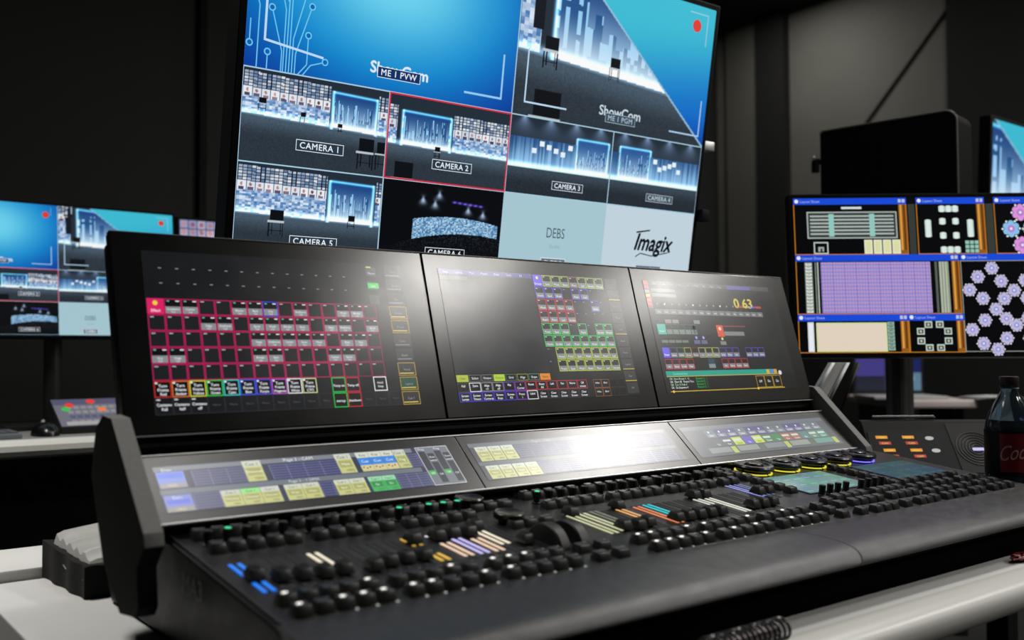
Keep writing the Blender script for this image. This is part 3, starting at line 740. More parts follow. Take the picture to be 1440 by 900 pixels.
# letterbox screens -------------------------------------------------
LT = 0.850546
LV = (0, math.sin(LT), math.cos(LT)); LN = (0, -math.cos(LT), math.sin(LT)); LO = (0, -0.0832, -0.0945)
def lpt(x, v, n=0.0): return (x, LO[1] + LV[1] * v + LN[1] * n, LO[2] + LV[2] * v + LN[2] * n)
L_W, L_H, LX = 0.3729, 0.0648, -0.01425
NAVY = (34, 40, 72); YB_ = (168, 168, 92); YL = (196, 198, 128)
def ybox(d, x, y, w_, h_, head=(205, 210, 190), body=YL, mid=YB_, t='Dimmer'):
    d.rect(x, y, w_, h_, body, 2); d.rect(x, y, w_, h_ * .30, head, 3); d.rect(x + w_ * .12, y + h_ * .36, w_ * .76, h_ * .34, mid, 3)
    d.text(x + w_ / 2, y + h_ * .24, 'Cue 1', h_ * .2, (30, 30, 30), 5); d.text(x + w_ / 2, y + h_ * .60, t, h_ * .19, (245, 246, 235), 5)
    d.text(x + w_ * .62, y + h_ * .92, '100%', h_ * .17, (70, 70, 40), 5)
def stripes(d, x, y, w_, h_, n, base=(40, 44, 92)):
    d.rect(x, y, w_, h_, base, 1)
    for k in range(6): d.rect(x, y + h_ * (k + .2) / 6, w_, h_ * .05, (96, 100, 150), 2)
    for k in range(n + 1): d.rect(x + w_ * k / n - 2, y, 4, h_, (120, 124, 160), 3)
def lb_one():
    d = Disp(1920, 334); d.rect(0, 0, 1920, 334, NAVY, -1)
    d.rect(0, 6, 1640, 34, (120, 126, 134), 0); d.rect(0, 172, 1640, 36, (104, 112, 122), 0)
    d.text(850, 34, 'Page 3 - CAM', 34, (235, 238, 242), 4); d.text(830, 200, 'Page 2 - 1 DMX', 30, (215, 220, 226), 4)
    d.rect(8, 44, 150, 84, (120, 140, 214), 1); d.rect(14, 56, 136, 34, (90, 120, 226), 2); d.rect(8, 128, 150, 34, (150, 146, 150), 1); d.text(70, 40, 'Exec', 30, W_, 4); d.text(75, 152, '100%', 26, (220, 205, 150), 4)
    d.rect(8, 212, 150, 84, (120, 132, 200), 1); d.rect(20, 246, 120, 28, (84, 104, 220), 2); d.rect(8, 296, 150, 32, (150, 146, 140), 1); d.text(80, 240, 'Exec', 28, W_, 4); d.text(80, 322, '100%', 26, (215, 200, 140), 4)
    stripes(d, 200, 48, 300, 118, 3, (66, 68, 90)); ybox(d, 500, 8, 112, 158); stripes(d, 655, 50, 430, 118, 4); ybox(d, 1085, 8, 110, 158, t='Main')
    for i in range(3):
        x = 1232 + i * 88; d.rect(x, 8, 86, 158, YL, 2); d.rect(x, 8, 86, 44, (214, 216, 200), 3); d.rect(x, 54, 86, 60, (46, 132, 222), 3); d.text(x + 43, 94, 'Cue', 30, W_, 5); d.rect(x, 118, 86, 40, (216, 200, 150), 3); d.text(x + 43, 42, 'Key', 28, (20, 24, 30), 5)
        for k in range(3): d.rect(x + 12 + 22 * k, 128 + 8 * (k % 2), 10, 10, (40, 36, 30), 5)
    ybox(d, 1498, 8, 86, 158, t='Fog'); stripes(d, 1590, 50, 70, 118, 1, (52, 56, 88))
    stripes(d, 165, 212, 150, 118, 1, (62, 66, 92))
    for x, hd in ((318, (196, 200, 186)), (432, (150, 226, 130)), (546, (206, 208, 200))): ybox(d, x, 212, 112, 118, head=hd)
    for x in (690, 800): ybox(d, x, 212, 108, 118, t='Wash')
    stripes(d, 912, 214, 84, 116, 1); 
    for x in (1006, 1110): ybox(d, x, 212, 102, 118, t='Spot')
    for x in (1236, 1332): ybox(d, x, 212, 94, 118, head=(150, 214, 170), body=(60, 176, 90), mid=(24, 140, 66), t='Go')
    stripes(d, 1434, 214, 226, 116, 3, (56, 60, 92))
    d.rect(1672, 2, 244, 330, (112, 118, 126), 1); d.frame(1672, 2, 244, 330, (222, 226, 230), 4, 3)
    for k in range(4):
        x = 1680 + k * 60; d.rect(x, 40 if k % 2 == 0 else 60, 50, 170 if k % 2 == 0 else 60, (38, 42, 54), 2)
        if k % 2 == 0: d.rect(x, 206, 50, 42, (60, 170, 84), 3); d.text(x + 25, 238, '100', 24, W_, 5); d.text(x + 30, 30, 'Prog', 24, W_, 5)
        else: d.rect(x, 136, 50, 176, (38, 42, 54), 2); d.rect(x, 120, 50, 4, W_, 3); d.text(x + 25, 100, 'Rate', 22, W_, 5); d.text(x + 25, 250, 'Off', 22, W_, 5)
    return d
def lb_two():
    d = Disp(1920, 334); d.rect(0, 0, 1920, 334, (40, 44, 62), -1)
    d.rect(0, 6, 1900, 34, (92, 98, 108), 0); d.rect(0, 176, 1900, 30, (84, 92, 100), 0)
    for x in (40, 150, 260): ybox(d, x, 40, 104, 130, t='Beam')
    for x in (40, 150, 262, 372): ybox(d, x, 212, 104, 116, t='Floor')
    stripes(d, 380, 50, 1460, 118, 12, (46, 50, 74)); stripes(d, 490, 214, 1350, 112, 11, (46, 50, 74))
    d.text(640, 34, 'Page 3 - CAM', 30, (190, 194, 198), 3)
    return d
def lb_three():
    d = Disp(1920, 334); d.rect(0, 0, 1920, 334, (62, 68, 78), -1)
    d.rect(0, 4, 1916, 40, (84, 92, 104), 0)
    for i in range(12):
        x = 250 + i * 130; cc = (56, 48, 120) if i in (1, 2, 4, 5, 8, 9) else (84, 100, 104)
        d.rect(x, 50, 120, 90, cc, 1); d.rect(x + 8, 96, 104, 34, (120, 126, 140), 2); d.disc(x + 50, 76, 12, (210, 216, 220), 3, n=8); d.text(x + 58, 124, ('Dim', 'Pos', 'Gobo', 'Color', 'Beam', 'Focus')[i % 6], 28, W_, 4)
        c2 = [(70, 76, 84), (70, 76, 84), (186, 204, 50), (80, 66, 180), (186, 204, 50), (40, 120, 60), (40, 120, 60), (150, 90, 60), (150, 90, 60), (70, 120, 110), (84, 130, 100), (50, 140, 110)][i]
        d.rect(x, 150, 120, 84, c2, 1); d.rect(x + 10, 168, 96, 22, (200, 204, 196) if i % 3 else c2, 2); d.text(x + 60, 226, ('Tilt', 'Pan', 'Zoom')[i % 3], 28, (20, 24, 20) if i in (2, 4) else W_, 4)
    for i, cc in enumerate(((120, 128, 128), (130, 136, 130), (110, 120, 122), (132, 140, 128), (80, 140, 122))):
        d.rect(150 + i * 350, 246, 260, 56, cc, 1); d.rect(150 + i * 350 + 270, 246, 60, 70, (60, 90, 60) if i % 2 else (170, 186, 70), 2)
    return d
for (x0, x1, i) in ((-0.027, 0.3792, 0), (0.3808, 0.7836, 1), (0.7852, 1.190, 2)):
    b = NB(); quad_panel(b, lpt, x0, x1, -0.0125, 0.0795, 0.010, 0.0008)
    p = bm_obj('letterbox_screen', b, M_lbez, con, NEG)
    (lb_one, lb_two, lb_three)[i]().build('display', lpt(LX + i * PIT, L_H), (1, 0, 0), LV, L_W, L_H, M_lscr, p)
b = NB(); tube(b, [lpt(-0.0295, 0.0805, 0.0002), lpt(1.1915, 0.0805, 0.0002)], 0.0011, 10); tube(b, [lpt(-0.0295, -0.0138, 0.0002), lpt(1.1915, -0.0138, 0.0002)], 0.0014, 10)
tube(b, [lpt(-0.0290, -0.0138, 0.0002), lpt(-0.0290, 0.0805, 0.0002)], 0.0022, 10)
bm_obj('letterbox_trim', b, mat('light_trim', (0.75, 0.75, 0.75), 0.38, metal=0.6), con, NEG)
b = NB(); quad_panel(b, lambda x, v, n: lpt(x, v, n - 0.0102), -0.027, 1.19, -0.010, 0.078, 0.02, 0.001)
bm_obj('letterbox_housing', b, M_body, con, NEG)

# cheeks ------------------------------------------------------------
CP = [(-.045, .002), (-.150, -.100), (-.154, -.112), (-.132, -.135), (-.137, -.172), (-.128, -.182), (-.078, -.188), (-.02, -.147), (.028, -.062), (.012, -.012), (-.012, .004)]
b = NB(); prism_x(b, CP, -0.0585, -0.0395, bevel=0.0012)
o = bm_obj('side_cheek', b, [M_cheek, mat('cheek_side_shade', (0.002, 0.002, 0.002), 0.7, spec=0.1)], con, NEG)  # second material puts the shade of the outer side into the colour
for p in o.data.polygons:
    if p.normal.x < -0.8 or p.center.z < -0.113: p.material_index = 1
b = NB(); prism_x(b, [(y + .042, z) for y, z in CP], 1.196, 1.214, bevel=0.0012); bm_obj('side_cheek', b, M_cheek, con, NEG)
b = NB(); tube(b, [(-0.041, -0.06, -0.11), (-0.015, -0.06, -0.11)], 0.02, 20); bm_obj('hinge_boss', b, M_body, con, NEG)
b = NB(); tube(b, [(1.2, 0.0, -0.08), (1.18, 0.0, -0.08)], 0.02, 20); bm_obj('hinge_boss', b, M_body, con, NEG)

# keys --------------------------------------------------------------
KP_, KG, KX0, KX1 = 0.0199, 0.1098, 0.0110, 0.4321
ROT = (TILT, 0, 0)
def key_bm(w0=0.0168, d0=0.0158, w1=0.0128, d1=0.0100, h=0.0100):
    """keycap: sloping sides, rounded shoulders, shallow dish front to back"""
    b = NB(); rings = []
    def ring(w_, d_, z, oy, n=5, r=0.0012):
        out = []
        for sx, sy, a0 in ((1, -1, -90), (1, 1, 0), (-1, 1, 90), (-1, -1, 180)):
            for k in range(3):
                a = math.radians(a0 + 45 * k); out.append(b.verts.new((sx * (w_ / 2 - r) + r * math.cos(a), oy + sy * (d_ / 2 - r) + r * math.sin(a), z)))
        return out
    rs = [ring(w0, d0, 0, 0), ring(w0 * .98, d0 * .98, h * .25, 0.0002), ring(w1 + .0012, d1 + .0014, h * .88, 0.0009), ring(w1 + .0003, d1 + .0003, h * .98, 0.0010)]
    for r0, r1 in zip(rs, rs[1:]):
        for k in range(12): b.faces.new((r0[k], r0[(k + 1) % 12], r1[(k + 1) % 12], r1[k]))
    b.faces.new(rs[0][::-1])
    n = 8; top = []
    for i in range(n + 1):
        y = 0.001 + (d1 - .0004) * (i / n - .5); t = (i / n - .5) * 2; row = []
        for j in range(3):
            x = (w1 - .0006) * (j / 2 - .5); row.append(b.verts.new((x, y, h * .985 - 0.0011 * (1 - t * t) * 1.0)))
        top.append(row)
    for i in range(n):
        for j in range(2): b.faces.new((top[i][j], top[i][j + 1], top[i + 1][j + 1], top[i + 1][j]))
    # close between the shoulder and the dish
    rim = [rs[3][k] for k in range(12)]; inner = top[0] + [top[i][2] for i in range(1, n + 1)] + top[n][1::-1] + [top[i][0] for i in range(n - 1, 0, -1)]
    ei = [b.edges.get((inner[k], inner[(k + 1) % len(inner)])) for k in range(len(inner))]; eo = [b.edges.get((rim[k], rim[(k + 1) % 12])) for k in range(12)]
    bmesh.ops.bridge_loops(b, edges=[e for e in ei + eo if e])
    bmesh.ops.recalc_face_normals(b, faces=b.faces)
    return b
kcount = {'executor_key': 0, 'command_key': 0}
PROTO = {}
def place(kind, x, y, h=0.0):
    pr = PROTO[kind]
    if not pr.get('used'):
        pr['used'] = 1; o = pr['o']; o.location = csurf(x, y, h); return o
    o = pr['o'].copy(); COL.objects.link(o); o.parent = con; o.location = csurf(x, y, h); return o   # children are added per instance
def proto(kind, bm, material, label=None):
    o = bm_obj(kind, bm, material, con, (0, 0, 0), ROT, label=label); PROTO[kind] = {'o': o}
proto('executor_key', key_bm(), M_key); proto('command_key', key_bm(0.0172, 0.0150, 0.0140, 0.0104, 0.0088), M_key)
b = NB(); lathe(b, [(0.0052, 0), (0.0052, 0.0015), (0.0040, 0.0020), (0.0040, 0.006), (0.0045, 0.0065), (0.0043, 0.0148), (0.0039, 0.0155), (0.0, 0.0155)], 20)
for k in range(10):
    a = 2 * math.pi * k / 10; box(b, math.cos(a) * .0045 - .0005, math.cos(a) * .0045 + .0005, math.sin(a) * .0045 - .0005, math.sin(a) * .0045 + .0005, 0.007, 0.0146)
proto('encoder_knob', b, M_knob)
G_white = glow('key_white', (255, 250, 240), 1.6)
def led_on(parent, x=0.0, y=0.0, z=0.0102, rx=0.0030, ry=0.0019, m_=None, name='indicator_light'):
    b = NB(); vs = [b.verts.new((x + rx * math.cos(t), y + ry * math.sin(t), z)) for t in [2 * math.pi * k / 14 for k in range(14)]]
    f = b.faces.new(vs); r = bmesh.ops.extrude_face_region(b, geom=[f]); 
    for v in r['geom']:
        if isinstance(v, bmesh.types.BMVert): v.co.z -= 0.0003
    bmesh.ops.recalc_face_normals(b, faces=b.faces)
    return bm_obj(name, b, m_ or G_white, parent, smooth=False)
cols_L = [KX0 + g * KG + i * KP_ for g in range(3) for i in range(5)]
cols_R = [KX1 + g * KG + i * KP_ for g in range(3) for i in range(5)] + [0.7615, 0.7814]
rows_y = {'n4': -0.0806, 'k4': -0.1052, 'n3': -0.1281, 'k3': -0.1522, 'kA': -0.3073, 'kB': -0.3357}
lit = {('L', 'kA'): (0, 4, 8, 10, 11, 12), ('L', 'kB'): (0, 2, 3, 4, 5, 6, 9, 10), ('R', 'kA'): (0, 1, 4, 5, 9, 12), ('R', 'kB'): (0, 1, 2, 4, 6, 8, 11, 13)}
green_knob = {('L', 1), ('L', 10), ('L', 12), ('L', 13), ('L', 14), ('R', 0)}
G_green = glow('green', (40, 225, 150), 1.0)
exec_list = []
for side, cols in (('L', cols_L), ('R', cols_R)):
    for rn in ('kA', 'kB', 'k3', 'k4'):
        for i, x in enumerate(cols):
            if rn in ('kA', 'kB') and i > 14: continue
            exec_list.append((side, rn, i, x))
exec_list.sort(key=lambda e: -(e[1] in ('kA', 'kB')) * 1.0 + e[3])
rest = NB(); nk = 0
for side, rn, i, x in exec_list:
    y = rows_y[rn]
    if nk < 100:
        o = place('executor_key', x, y); nk += 1
        if rn in ('kA', 'kB') and i in lit[(side, rn)]:
            l = led_on(o, x=-0.0018 if side == 'L' else -0.0022, y=0.0006, z=0.0104, rx=0.0028, ry=0.0018)
    else:
        t = key_bm()
        t.transform(Matrix.Translation(csurf(x, y)) @ Matrix.Rotation(TILT, 4, 'X')); me = bpy.data.meshes.new('tmp'); t.to_mesh(me); t.free(); rest.from_mesh(me); bpy.data.meshes.remove(me)
o = bm_obj('executor_key_field', rest, M_key, con, (0, 0, 0)); o['kind'] = 'stuff'
for side, cols in (('L', cols_L), ('R', cols_R)):
    for rn in ('n4', 'n3'):
        for i, x in enumerate(cols):
            if side == 'R' and rn == 'n3' and i > 15: continue
            o = place('encoder_knob', x, rows_y[rn])
            if rn == 'n3' and (side, i) in green_knob: led_on(o, 0, 0, 0.0158, 0.0034, 0.0034, G_green)
# white ring dots in front of the last row
G_ring = glow('ring', (235, 235, 230), 0.9)
b = NB()
for x in [c + .007 for c in cols_L[2:15:1] if random.random() < .7] + [c + .007 for c in cols_R[:15] if random.random() < .65]:
    c_ = csurf(x, -0.3455, 0.0); n = 12
    ro = [b.verts.new((c_[0] + .0014 * math.cos(2 * math.pi * k / n), c_[1] + .0014 * math.sin(2 * math.pi * k / n), c_[2] + .0009 + SB * .0014 * math.sin(2 * math.pi * k / n))) for k in range(n)]
    b.faces.new(ro)
o = bm_obj('status_dots', b, G_ring, con, smooth=False); o['kind'] = 'stuff'

# command keys: master area, touch-edge columns and keypad
CK = [(.340, -.126), (.3605, -.126), (.383, -.126), (.340, -.203), (.3605, -.203), (.3845, -.203), (.349, -.305), (.378, -.305), (.349, -.334), (.378, -.334)]
CK += [(.8235, -.086 - .0195 * k) for k in range(8)] + [(.8035, -.086 - .0195 * k) for k in range(3)]
CK += [(1.036, -.150 - .0185 * k) for k in range(6)]
CK += [(.775, -.299), (.775, -.318), (.775, -.3375), (.817, -.286), (.817, -.3055), (.817, -.338)]
for x in (.850, .871, .891, .911, .947, .966, .984, 1.004): CK += [(x, -.279), (x, -.3045)]
CK += [(x, -.3395) for x in (.851, .8715, .890, .9235, .961, .979, 1.0005, 1.033, 1.0565, 1.079, 1.114, 1.134, 1.174, 1.1995, 1.2255)]
for x in (1.032, 1.0575, 1.0825): CK += [(x, -.2875), (x, -.3145)]
for x in (1.1155, 1.14, 1.175, 1.1995, 1.2255): CK += [(x, -.2855), (x, -.314)]
for x in (1.032, 1.0575, 1.0845, 1.1155, 1.142, 1.1675, 1.203): CK += [(x, -.2595)]
for x, y in CK: place('command_key', x, y)
b = NB(); lathe(b, [(0.0052, 0), (0.0052, 0.0015), (0.0046, 0.002), (0.0048, 0.0145), (0.0044, 0.0155), (0.0, 0.0155)], 20); proto('feature_knob', b, M_knob)
for x in (.853, .872, .891, .911, .950, .968, .985, 1.0035): place('feature_knob', x, -.2535)

# faders ------------------------------------------------------------
b = NB(); frustum(b, 0.0150, 0.0215, 0.0112, 0.0125, 0.0025, 0.0120, bevel=0.0012)
box(b, -0.0035, 0.0035, -0.006, 0.006, -0.001, 0.003)
for yy in (-0.0040, 0.0, 0.0040): box(b, -0.0046, 0.0046, yy - 0.0005, yy + 0.0005, 0.0118, 0.0126)
proto('fader_cap', b, M_key)
b = NB(); box(b, -0.0014, 0.0014, -0.043, 0.043, -0.0004, 0.0003); box(b, -0.0066, -0.0022, -0.0435, 0.0435, -0.0006, 0.0005, 0.0003); box(b, 0.0022, 0.0066, -0.0435, 0.0435, -0.0006, 0.0005, 0.0003)
proto('fader_track', b, M_slot)
CREAM, LAV, PEACH, YEL = (250, 238, 210), (206, 196, 255), (248, 214, 184), (236, 190, 70)
BL = (20, 130, 255)
bars = {('L', 0): [(-.195, -.229, BL, 1.0), (-.250, -.2757, BL, 1.0)], ('L', 4): [(-.195, -.2426, CREAM, 1.0)],
        ('L', 9): [(-.190, -.201, YEL, .9), (-.214, -.2175, YEL, .6), (-.247, -.269, YEL, .95)], ('L', 10): [(-.1915, -.195, W_, 1.0), (-.2208, -.267, PEACH, 1.0)],
        ('L', 11): [(-.213, -.267, LAV, 1.0)], ('L', 12): [(-.2206, -.2666, PEACH, 1.0)], ('L', 13): [(-.2013, -.250, CREAM, 1.0)],
        ('R', 0): [(-.191, -.270, (222, 224, 176), .8)], ('R', 1): [(-.190, -.2664, (224, 226, 184), .8)], ('R', 2): [(-.188, -.246, (140, 142, 124), .6)],
        ('R', 4): [(-.194, -.2316, (240, 180, 110), .9)], ('R', 5): [(-.1936, -.270, (242, 140, 92), .85)], ('R', 6): [(-.191, -.235, (40, 205, 215), .9)],
        ('R', 10): [(-.1964, -.2245, (235, 235, 225), .8)], ('R', 11): [(-.200, -.2686, (240, 240, 225), .85)], ('R', 15): [(-.1434, -.226, (150, 156, 230), .8)], ('R', 16): [(-.143, -.2227, (120, 136, 190), .6)]}
capL = [-.241, -.2525, -.2563, -.2600, -.2595, -.263, -.2576, -.2559, -.2569, -.206, -.206, -.2045, -.2075, -.192, -.2560]
capR = [-.192, -.262, -.266, -.262, -.190, -.262, -.262, -.262, -.262, -.262, -.192, -.192, -.258, -.258, -.258, -.213, -.213]
gc = {}
for side, cols, caps in (('L', cols_L, capL), ('R', cols_R, capR)):
    for i, x in enumerate(cols):
        yc = -.232 if i < 15 else -.192
        tr = place('fader_track', x, yc)
        for (ya, yb, cc, s_) in bars.get((side, i), []):
            key = (cc, s_)
            if key not in gc: gc[key] = glow('bar_%d' % len(gc), cc, s_)
            l = abs(yb - ya) / CT; ym = (ya + yb) / 2 - yc
            bb = NB()
            for sx in (-1, 1): box(bb, sx * 0.0044 - 0.0019, sx * 0.0044 + 0.0019, ym / CT - l / 2, ym / CT + l / 2, 0.0004, 0.0012, 0.0003)
            bm_obj('light_bar', bb, gc[key], tr)
        place('fader_cap', x, caps[i])

# dials, wheels, dual encoders -------------------------------------
b = NB(); lathe(b, [(0.0120, 0), (0.0120, 0.004), (0.0178, 0.0055), (0.0184, 0.0085), (0.0178, 0.0118), (0.0165, 0.0128), (0.0150, 0.0122), (0.0, 0.0116)], 40); proto('jog_dial', b, M_dial)
place('jog_dial', .3413, -.1085); place('jog_dial', .3449, -.183)
b = NB()
n = 48; rr = 0.033; hw = 0.0068
for s_ in (0,):
    prof = [(-hw, rr - .0015), (-hw + .0012, rr), (hw - .0012, rr), (hw, rr - .0015)]
    rings = [[b.verts.new((px, pr * math.cos(2 * math.pi * k / n), pr * math.sin(2 * math.pi * k / n))) for k in range(n)] for px, pr in prof]
    for a, c in zip(rings, rings[1:]):
        for k in range(n): b.faces.new((a[k], a[(k + 1) % n], c[(k + 1) % n], c[k]))
    b.faces.new(rings[0]); b.faces.new(list(reversed(rings[-1])))
bmesh.ops.recalc_face_normals(b, faces=b.faces)
proto('level_wheel', b, M_knob); place('level_wheel', .3365, -.2640, -0.011); place('level_wheel', .3655, -.2640, -0.011)
b = NB(); box(b, .327, .375, -.297, -.232, -0.0003, 0.0004); 
b.transform(Matrix.Identity(4))
for v in b.verts: v.co = V3(csurf(v.co.x, v.co.y, v.co.z))
bm_obj('wheel_slot', b, M_slot, con, smooth=False)
b = NB(); lathe(b, [(0.0265, 0), (0.0265, 0.0070), (0.0300, 0.0076), (0.0315, 0.0090), (0.0315, 0.0125), (0.0298, 0.0146), (0.0240, 0.0152), (0.0222, 0.0136), (0.0150, 0.0130), (0.0135, 0.0160), (0.0115, 0.0170), (0.0, 0.0166)], 48)
proto('dual_encoder', b, M_dial)
GY, GP = glow('encoder_yellow', (226, 214, 60), 1.0), glow('encoder_violet', (120, 110, 255), 1.4)
for i in range(5):
    o = place('dual_encoder', .8760 + .0700 * i, -.1155)
    for a0, a1 in ((-0.97, -0.53), (-0.47, -0.03), (0.03, 0.47), (0.53, 0.97)):
        b = NB(); m_ = 14; q = []
        for k in range(m_ + 1):
            a = math.pi * (a0 + (a1 - a0) * k / m_); q.append([b.verts.new((r_ * math.cos(a), r_ * math.sin(a), z_)) for r_, z_ in ((.0262, .0020), (.0293, .0020), (.0293, .0035), (.0262, .0035))])
        for u, v in zip(q, q[1:]):
            for k in range(4): b.faces.new((u[k], u[(k + 1) % 4], v[(k + 1) % 4], v[k]))
        b.faces.new(q[0]); b.faces.new(list(reversed(q[-1]))); bmesh.ops.recalc_face_normals(b, faces=b.faces)
        bm_obj('light_ring', b, GP if i == 4 else GY, o, label='violet light ring' if i == 4 else 'yellow light ring')

# small touchscreens set into the plate
def flat_disp(x0, x1, y0, y1, colr, cells):
    b = NB(); box(b, x0 - .003, x1 + .003, y0 - .003, y1 + .003, -0.001, 0.0012, 0.0004)
    for v in b.verts: v.co = V3(csurf(v.co.x, v.co.y, v.co.z))
    p = bm_obj('small_touchscreen', b, M_glass, con)
    d = Disp(800, 480); d.rect(0, 0, 800, 480, colr, -1)
    for k in range(6):
        for j in range(3):
            cc = tuple(int(v * (0.86 + 0.2 * random.random())) for v in colr); d.rect(8 + k * 132, 8 + j * 158, 124, 148, cc, 1)
            d.rect(20 + k * 132, 120 + j * 158, 80, 12, tuple(min(255, int(v * 1.25)) for v in colr), 2)
    d.build('display', csurf(x0, y1, 0.0012), (1, 0, 0), (0, CT, ST), x1 - x0, (y1 - y0) / CT, M_scr2, p)
M_scr2 = screen_mat('small_screen_glass', 0.25, 0.80)
flat_disp(.845, .998, -.240, -.150, (112, 158, 152), 6)
flat_disp(1.085, 1.238, -.236, -.150, (56, 88, 100), 6)

# lettering on the armrest and the left side
def lettering(name, txt, size, O, ux, uy, material, parent, loc, bold=0.02):
    ux, uy = V3(ux), V3(uy); n = ux.cross(uy); b = NB(); cx = 0
    for ch in txt:
        vs, fs, adv = glyph(ch, bold); vv = [b.verts.new(V3(O) + ux * (cx + x) * size + uy * y * size + n * 0.0004) for x, y in vs]
        for f in fs:
            try: b.faces.new([vv[i] for i in f])
            except ValueError: pass
        cx += adv
    return bm_obj(name, b, material, parent, loc, smooth=False)
lettering('armrest_lettering', 'MA3', 0.016, (1.098, -0.424, -0.1605), (1, 0, 0), (0, 0.975, 0.22), M_slot, con, NEG)
lettering('side_lettering', 'MA3', 0.028, (-0.0165, -0.135, -0.163), (0, -1, 0), (0, 0, 1), mat('grey_print', (0.07, 0.07, 0.065), 0.5), con, NEG)

# ================================================================== DESKS
D0 = (1.1, -0.1, -ZO)
NEGD = (-D0[0], -D0[1], -D0[2])
desk = thing('control_desk', 'long white desk with a rounded front edge carrying the lighting console', 'desk', D0)
b = NB(); box(b, -0.125, 2.45, -0.470, 0.292, -0.252, -0.22, 0.002); box(b, 0.43, 1.75, 0.290, 0.62, -0.252, -0.2202, 0.002); bm_obj('desktop', b, M_white, desk, NEGD)
b = NB()
pr = [(-0.470 - 0.030 * math.cos(a), -0.2365 + 0.0165 * math.sin(a)) for a in [math.pi / 2 * (1 - k / 6) for k in range(7)]]
prof = [(-0.468, -0.2201)] + [(-0.475, -0.2202), (-0.490, -0.2208), (-0.502, -0.2235), (-0.510, -0.2300), (-0.513, -0.2385), (-0.512, -0.2480), (-0.506, -0.2560), (-0.495, -0.2600), (-0.468, -0.2600)]
prism_x(b, prof, -0.127, 2.452); o = bm_obj('edge_profile', b, M_wgrey, desk, NEGD)
for p in o.data.polygons: p.use_smooth = abs(p.normal.x) < .5
for x in (-0.04, 2.36):
    for y in (-0.40, 0.22):
        b = NB(); box(b, x - .03, x + .03, y - .03, y + .03, -ZO, -0.252, 0.004); bm_obj('leg', b, M_blacksteel, desk, NEGD)
D1 = (-0.1, 0.38, -ZO)
sh = thing('side_desk', 'slightly higher white table with a thick edge, behind the left end of the console', 'table', D1)
N1 = (-D1[0], -D1[1], -D1[2])
b = NB(); box(b, -1.2, 0.40, 0.298, 0.455, -0.2225, -0.2065, 0.003); bm_obj('tabletop', b, M_white, sh, N1)
for x in (-1.1, 0.32): b = NB(); box(b, x - .02, x + .02, 0.34, 0.42, -ZO, -0.2225, 0.003); bm_obj('leg', b, M_blacksteel, sh, N1)
D2 = (0.1, 1.6, -ZO)
bd = thing('monitor_desk', 'distant desk with a pale rounded edge under the left monitors', 'desk', D2)
N2 = (-D2[0], -D2[1], -D2[2])
b = NB(); box(b, -1.3, 1.35, 1.30, 1.95, -0.150, -0.12, 0.002); bm_obj('desktop', b, mat('grey_laminate', (0.25, 0.25, 0.24), 0.5), bd, N2)
b = NB(); prism_x(b, [(1.302, -0.119), (1.292, -0.1195), (1.280, -0.123), (1.272, -0.131), (1.271, -0.143), (1.277, -0.154), (1.288, -0.160), (1.302, -0.161)], -1.302, 1.352); bm_obj('edge_profile', b, M_wgrey, bd, N2)
b = NB(); box(b, -1.17, 1.22, 1.50, 1.52, -ZO + .02, -0.15, 0.003); bm_obj('dark_backing', b, M_blacksteel, bd, N2)  # black sheet added below the desktop to hide the lit wall
for x in (-1.2, 1.25): b = NB(); box(b, x - .03, x + .03, 1.4, 1.8, -ZO, -0.15, 0.004); bm_obj('leg', b, M_blacksteel, bd, N2)

# ================================================================== MONITORS
M_tv = screen_mat('monitor_panel_glass', 0.35, 0.95, spec=0.15)
M_tv2 = screen_mat('monitor_panel_matt', 0.45, 0.92, spec=0.05)
def monitor(name, label, cat, tl, W, disp, material, rz=0.0, tilt=0.0, bez=0.010, th=0.035, base_z=-0.22, stand=True, group=None, arm=True, sx=0.5, tub='foot'):
    """tl: top-left corner of the lit area in drawing coordinates; tilt > 0: top leans towards the viewer"""
    H = W * 9 / 16; u = V3((math.cos(rz), math.sin(rz), 0)); nh = V3((math.sin(rz), -math.cos(rz), 0))
    up = (V3((0, 0, 1)) * math.cos(tilt) + nh * math.sin(tilt)).normalized()
    base = V3(tl) + u * W * sx - nh * 0.06; base.z = base_z + 0.0006
    t = thing(name, label, cat, base, rz, group)
    inv = Matrix.Rotation(-rz, 3, 'Z'); L = lambda p: inv @ (V3(p) - base)
    O = L(tl); U = inv @ u; UP = inv @ up; N = U.cross(UP)
    b = NB(); cs = []
    pts = [(-bez, bez), (W + bez, bez), (W + bez, -H - bez), (-bez, -H - bez)]
    for n_ in (0.0, -th): cs += [b.verts.new(O + U * x + UP * y + N * n_) for x, y in pts]
    fs = [b.faces.new([cs[i] for i in f]) for f in ((3, 2, 1, 0), (4, 5, 6, 7), (0, 1, 5, 4), (1, 2, 6, 5), (2, 3, 7, 6), (3, 0, 4, 7))]
    bmesh.ops.recalc_face_normals(b, faces=fs); bmesh.ops.bevel(b, geom=list({e for f in fs for e in f.edges}), offset=0.0025, segments=2, profile=0.6, affect='EDGES')
    fr = bm_obj('frame', b, M_frame, t)
    disp.build('display', O, U, UP, W, H, material, t, off=0.0006)
    if stand:
        cxy = O + U * W * sx - UP * H * 0.6 - N * (th + 0.012)
        b = NB(); tube(b, [(cxy.x, cxy.y, 0.012), (cxy.x, cxy.y, cxy.z)], 0.022, 16); tube(b, [(cxy.x, cxy.y, cxy.z), cxy + N * 0.02], 0.03, 12)
        bm_obj('stand_post', b, M_blacksteel, t)
        b = NB(); box(b, cxy.x - .13, cxy.x + .13, cxy.y - .09, cxy.y + .09, 0.0, 0.014, 0.004); bm_obj('stand_foot', b, M_blacksteel, t)
    return t
mv = multiviewer(1.0)
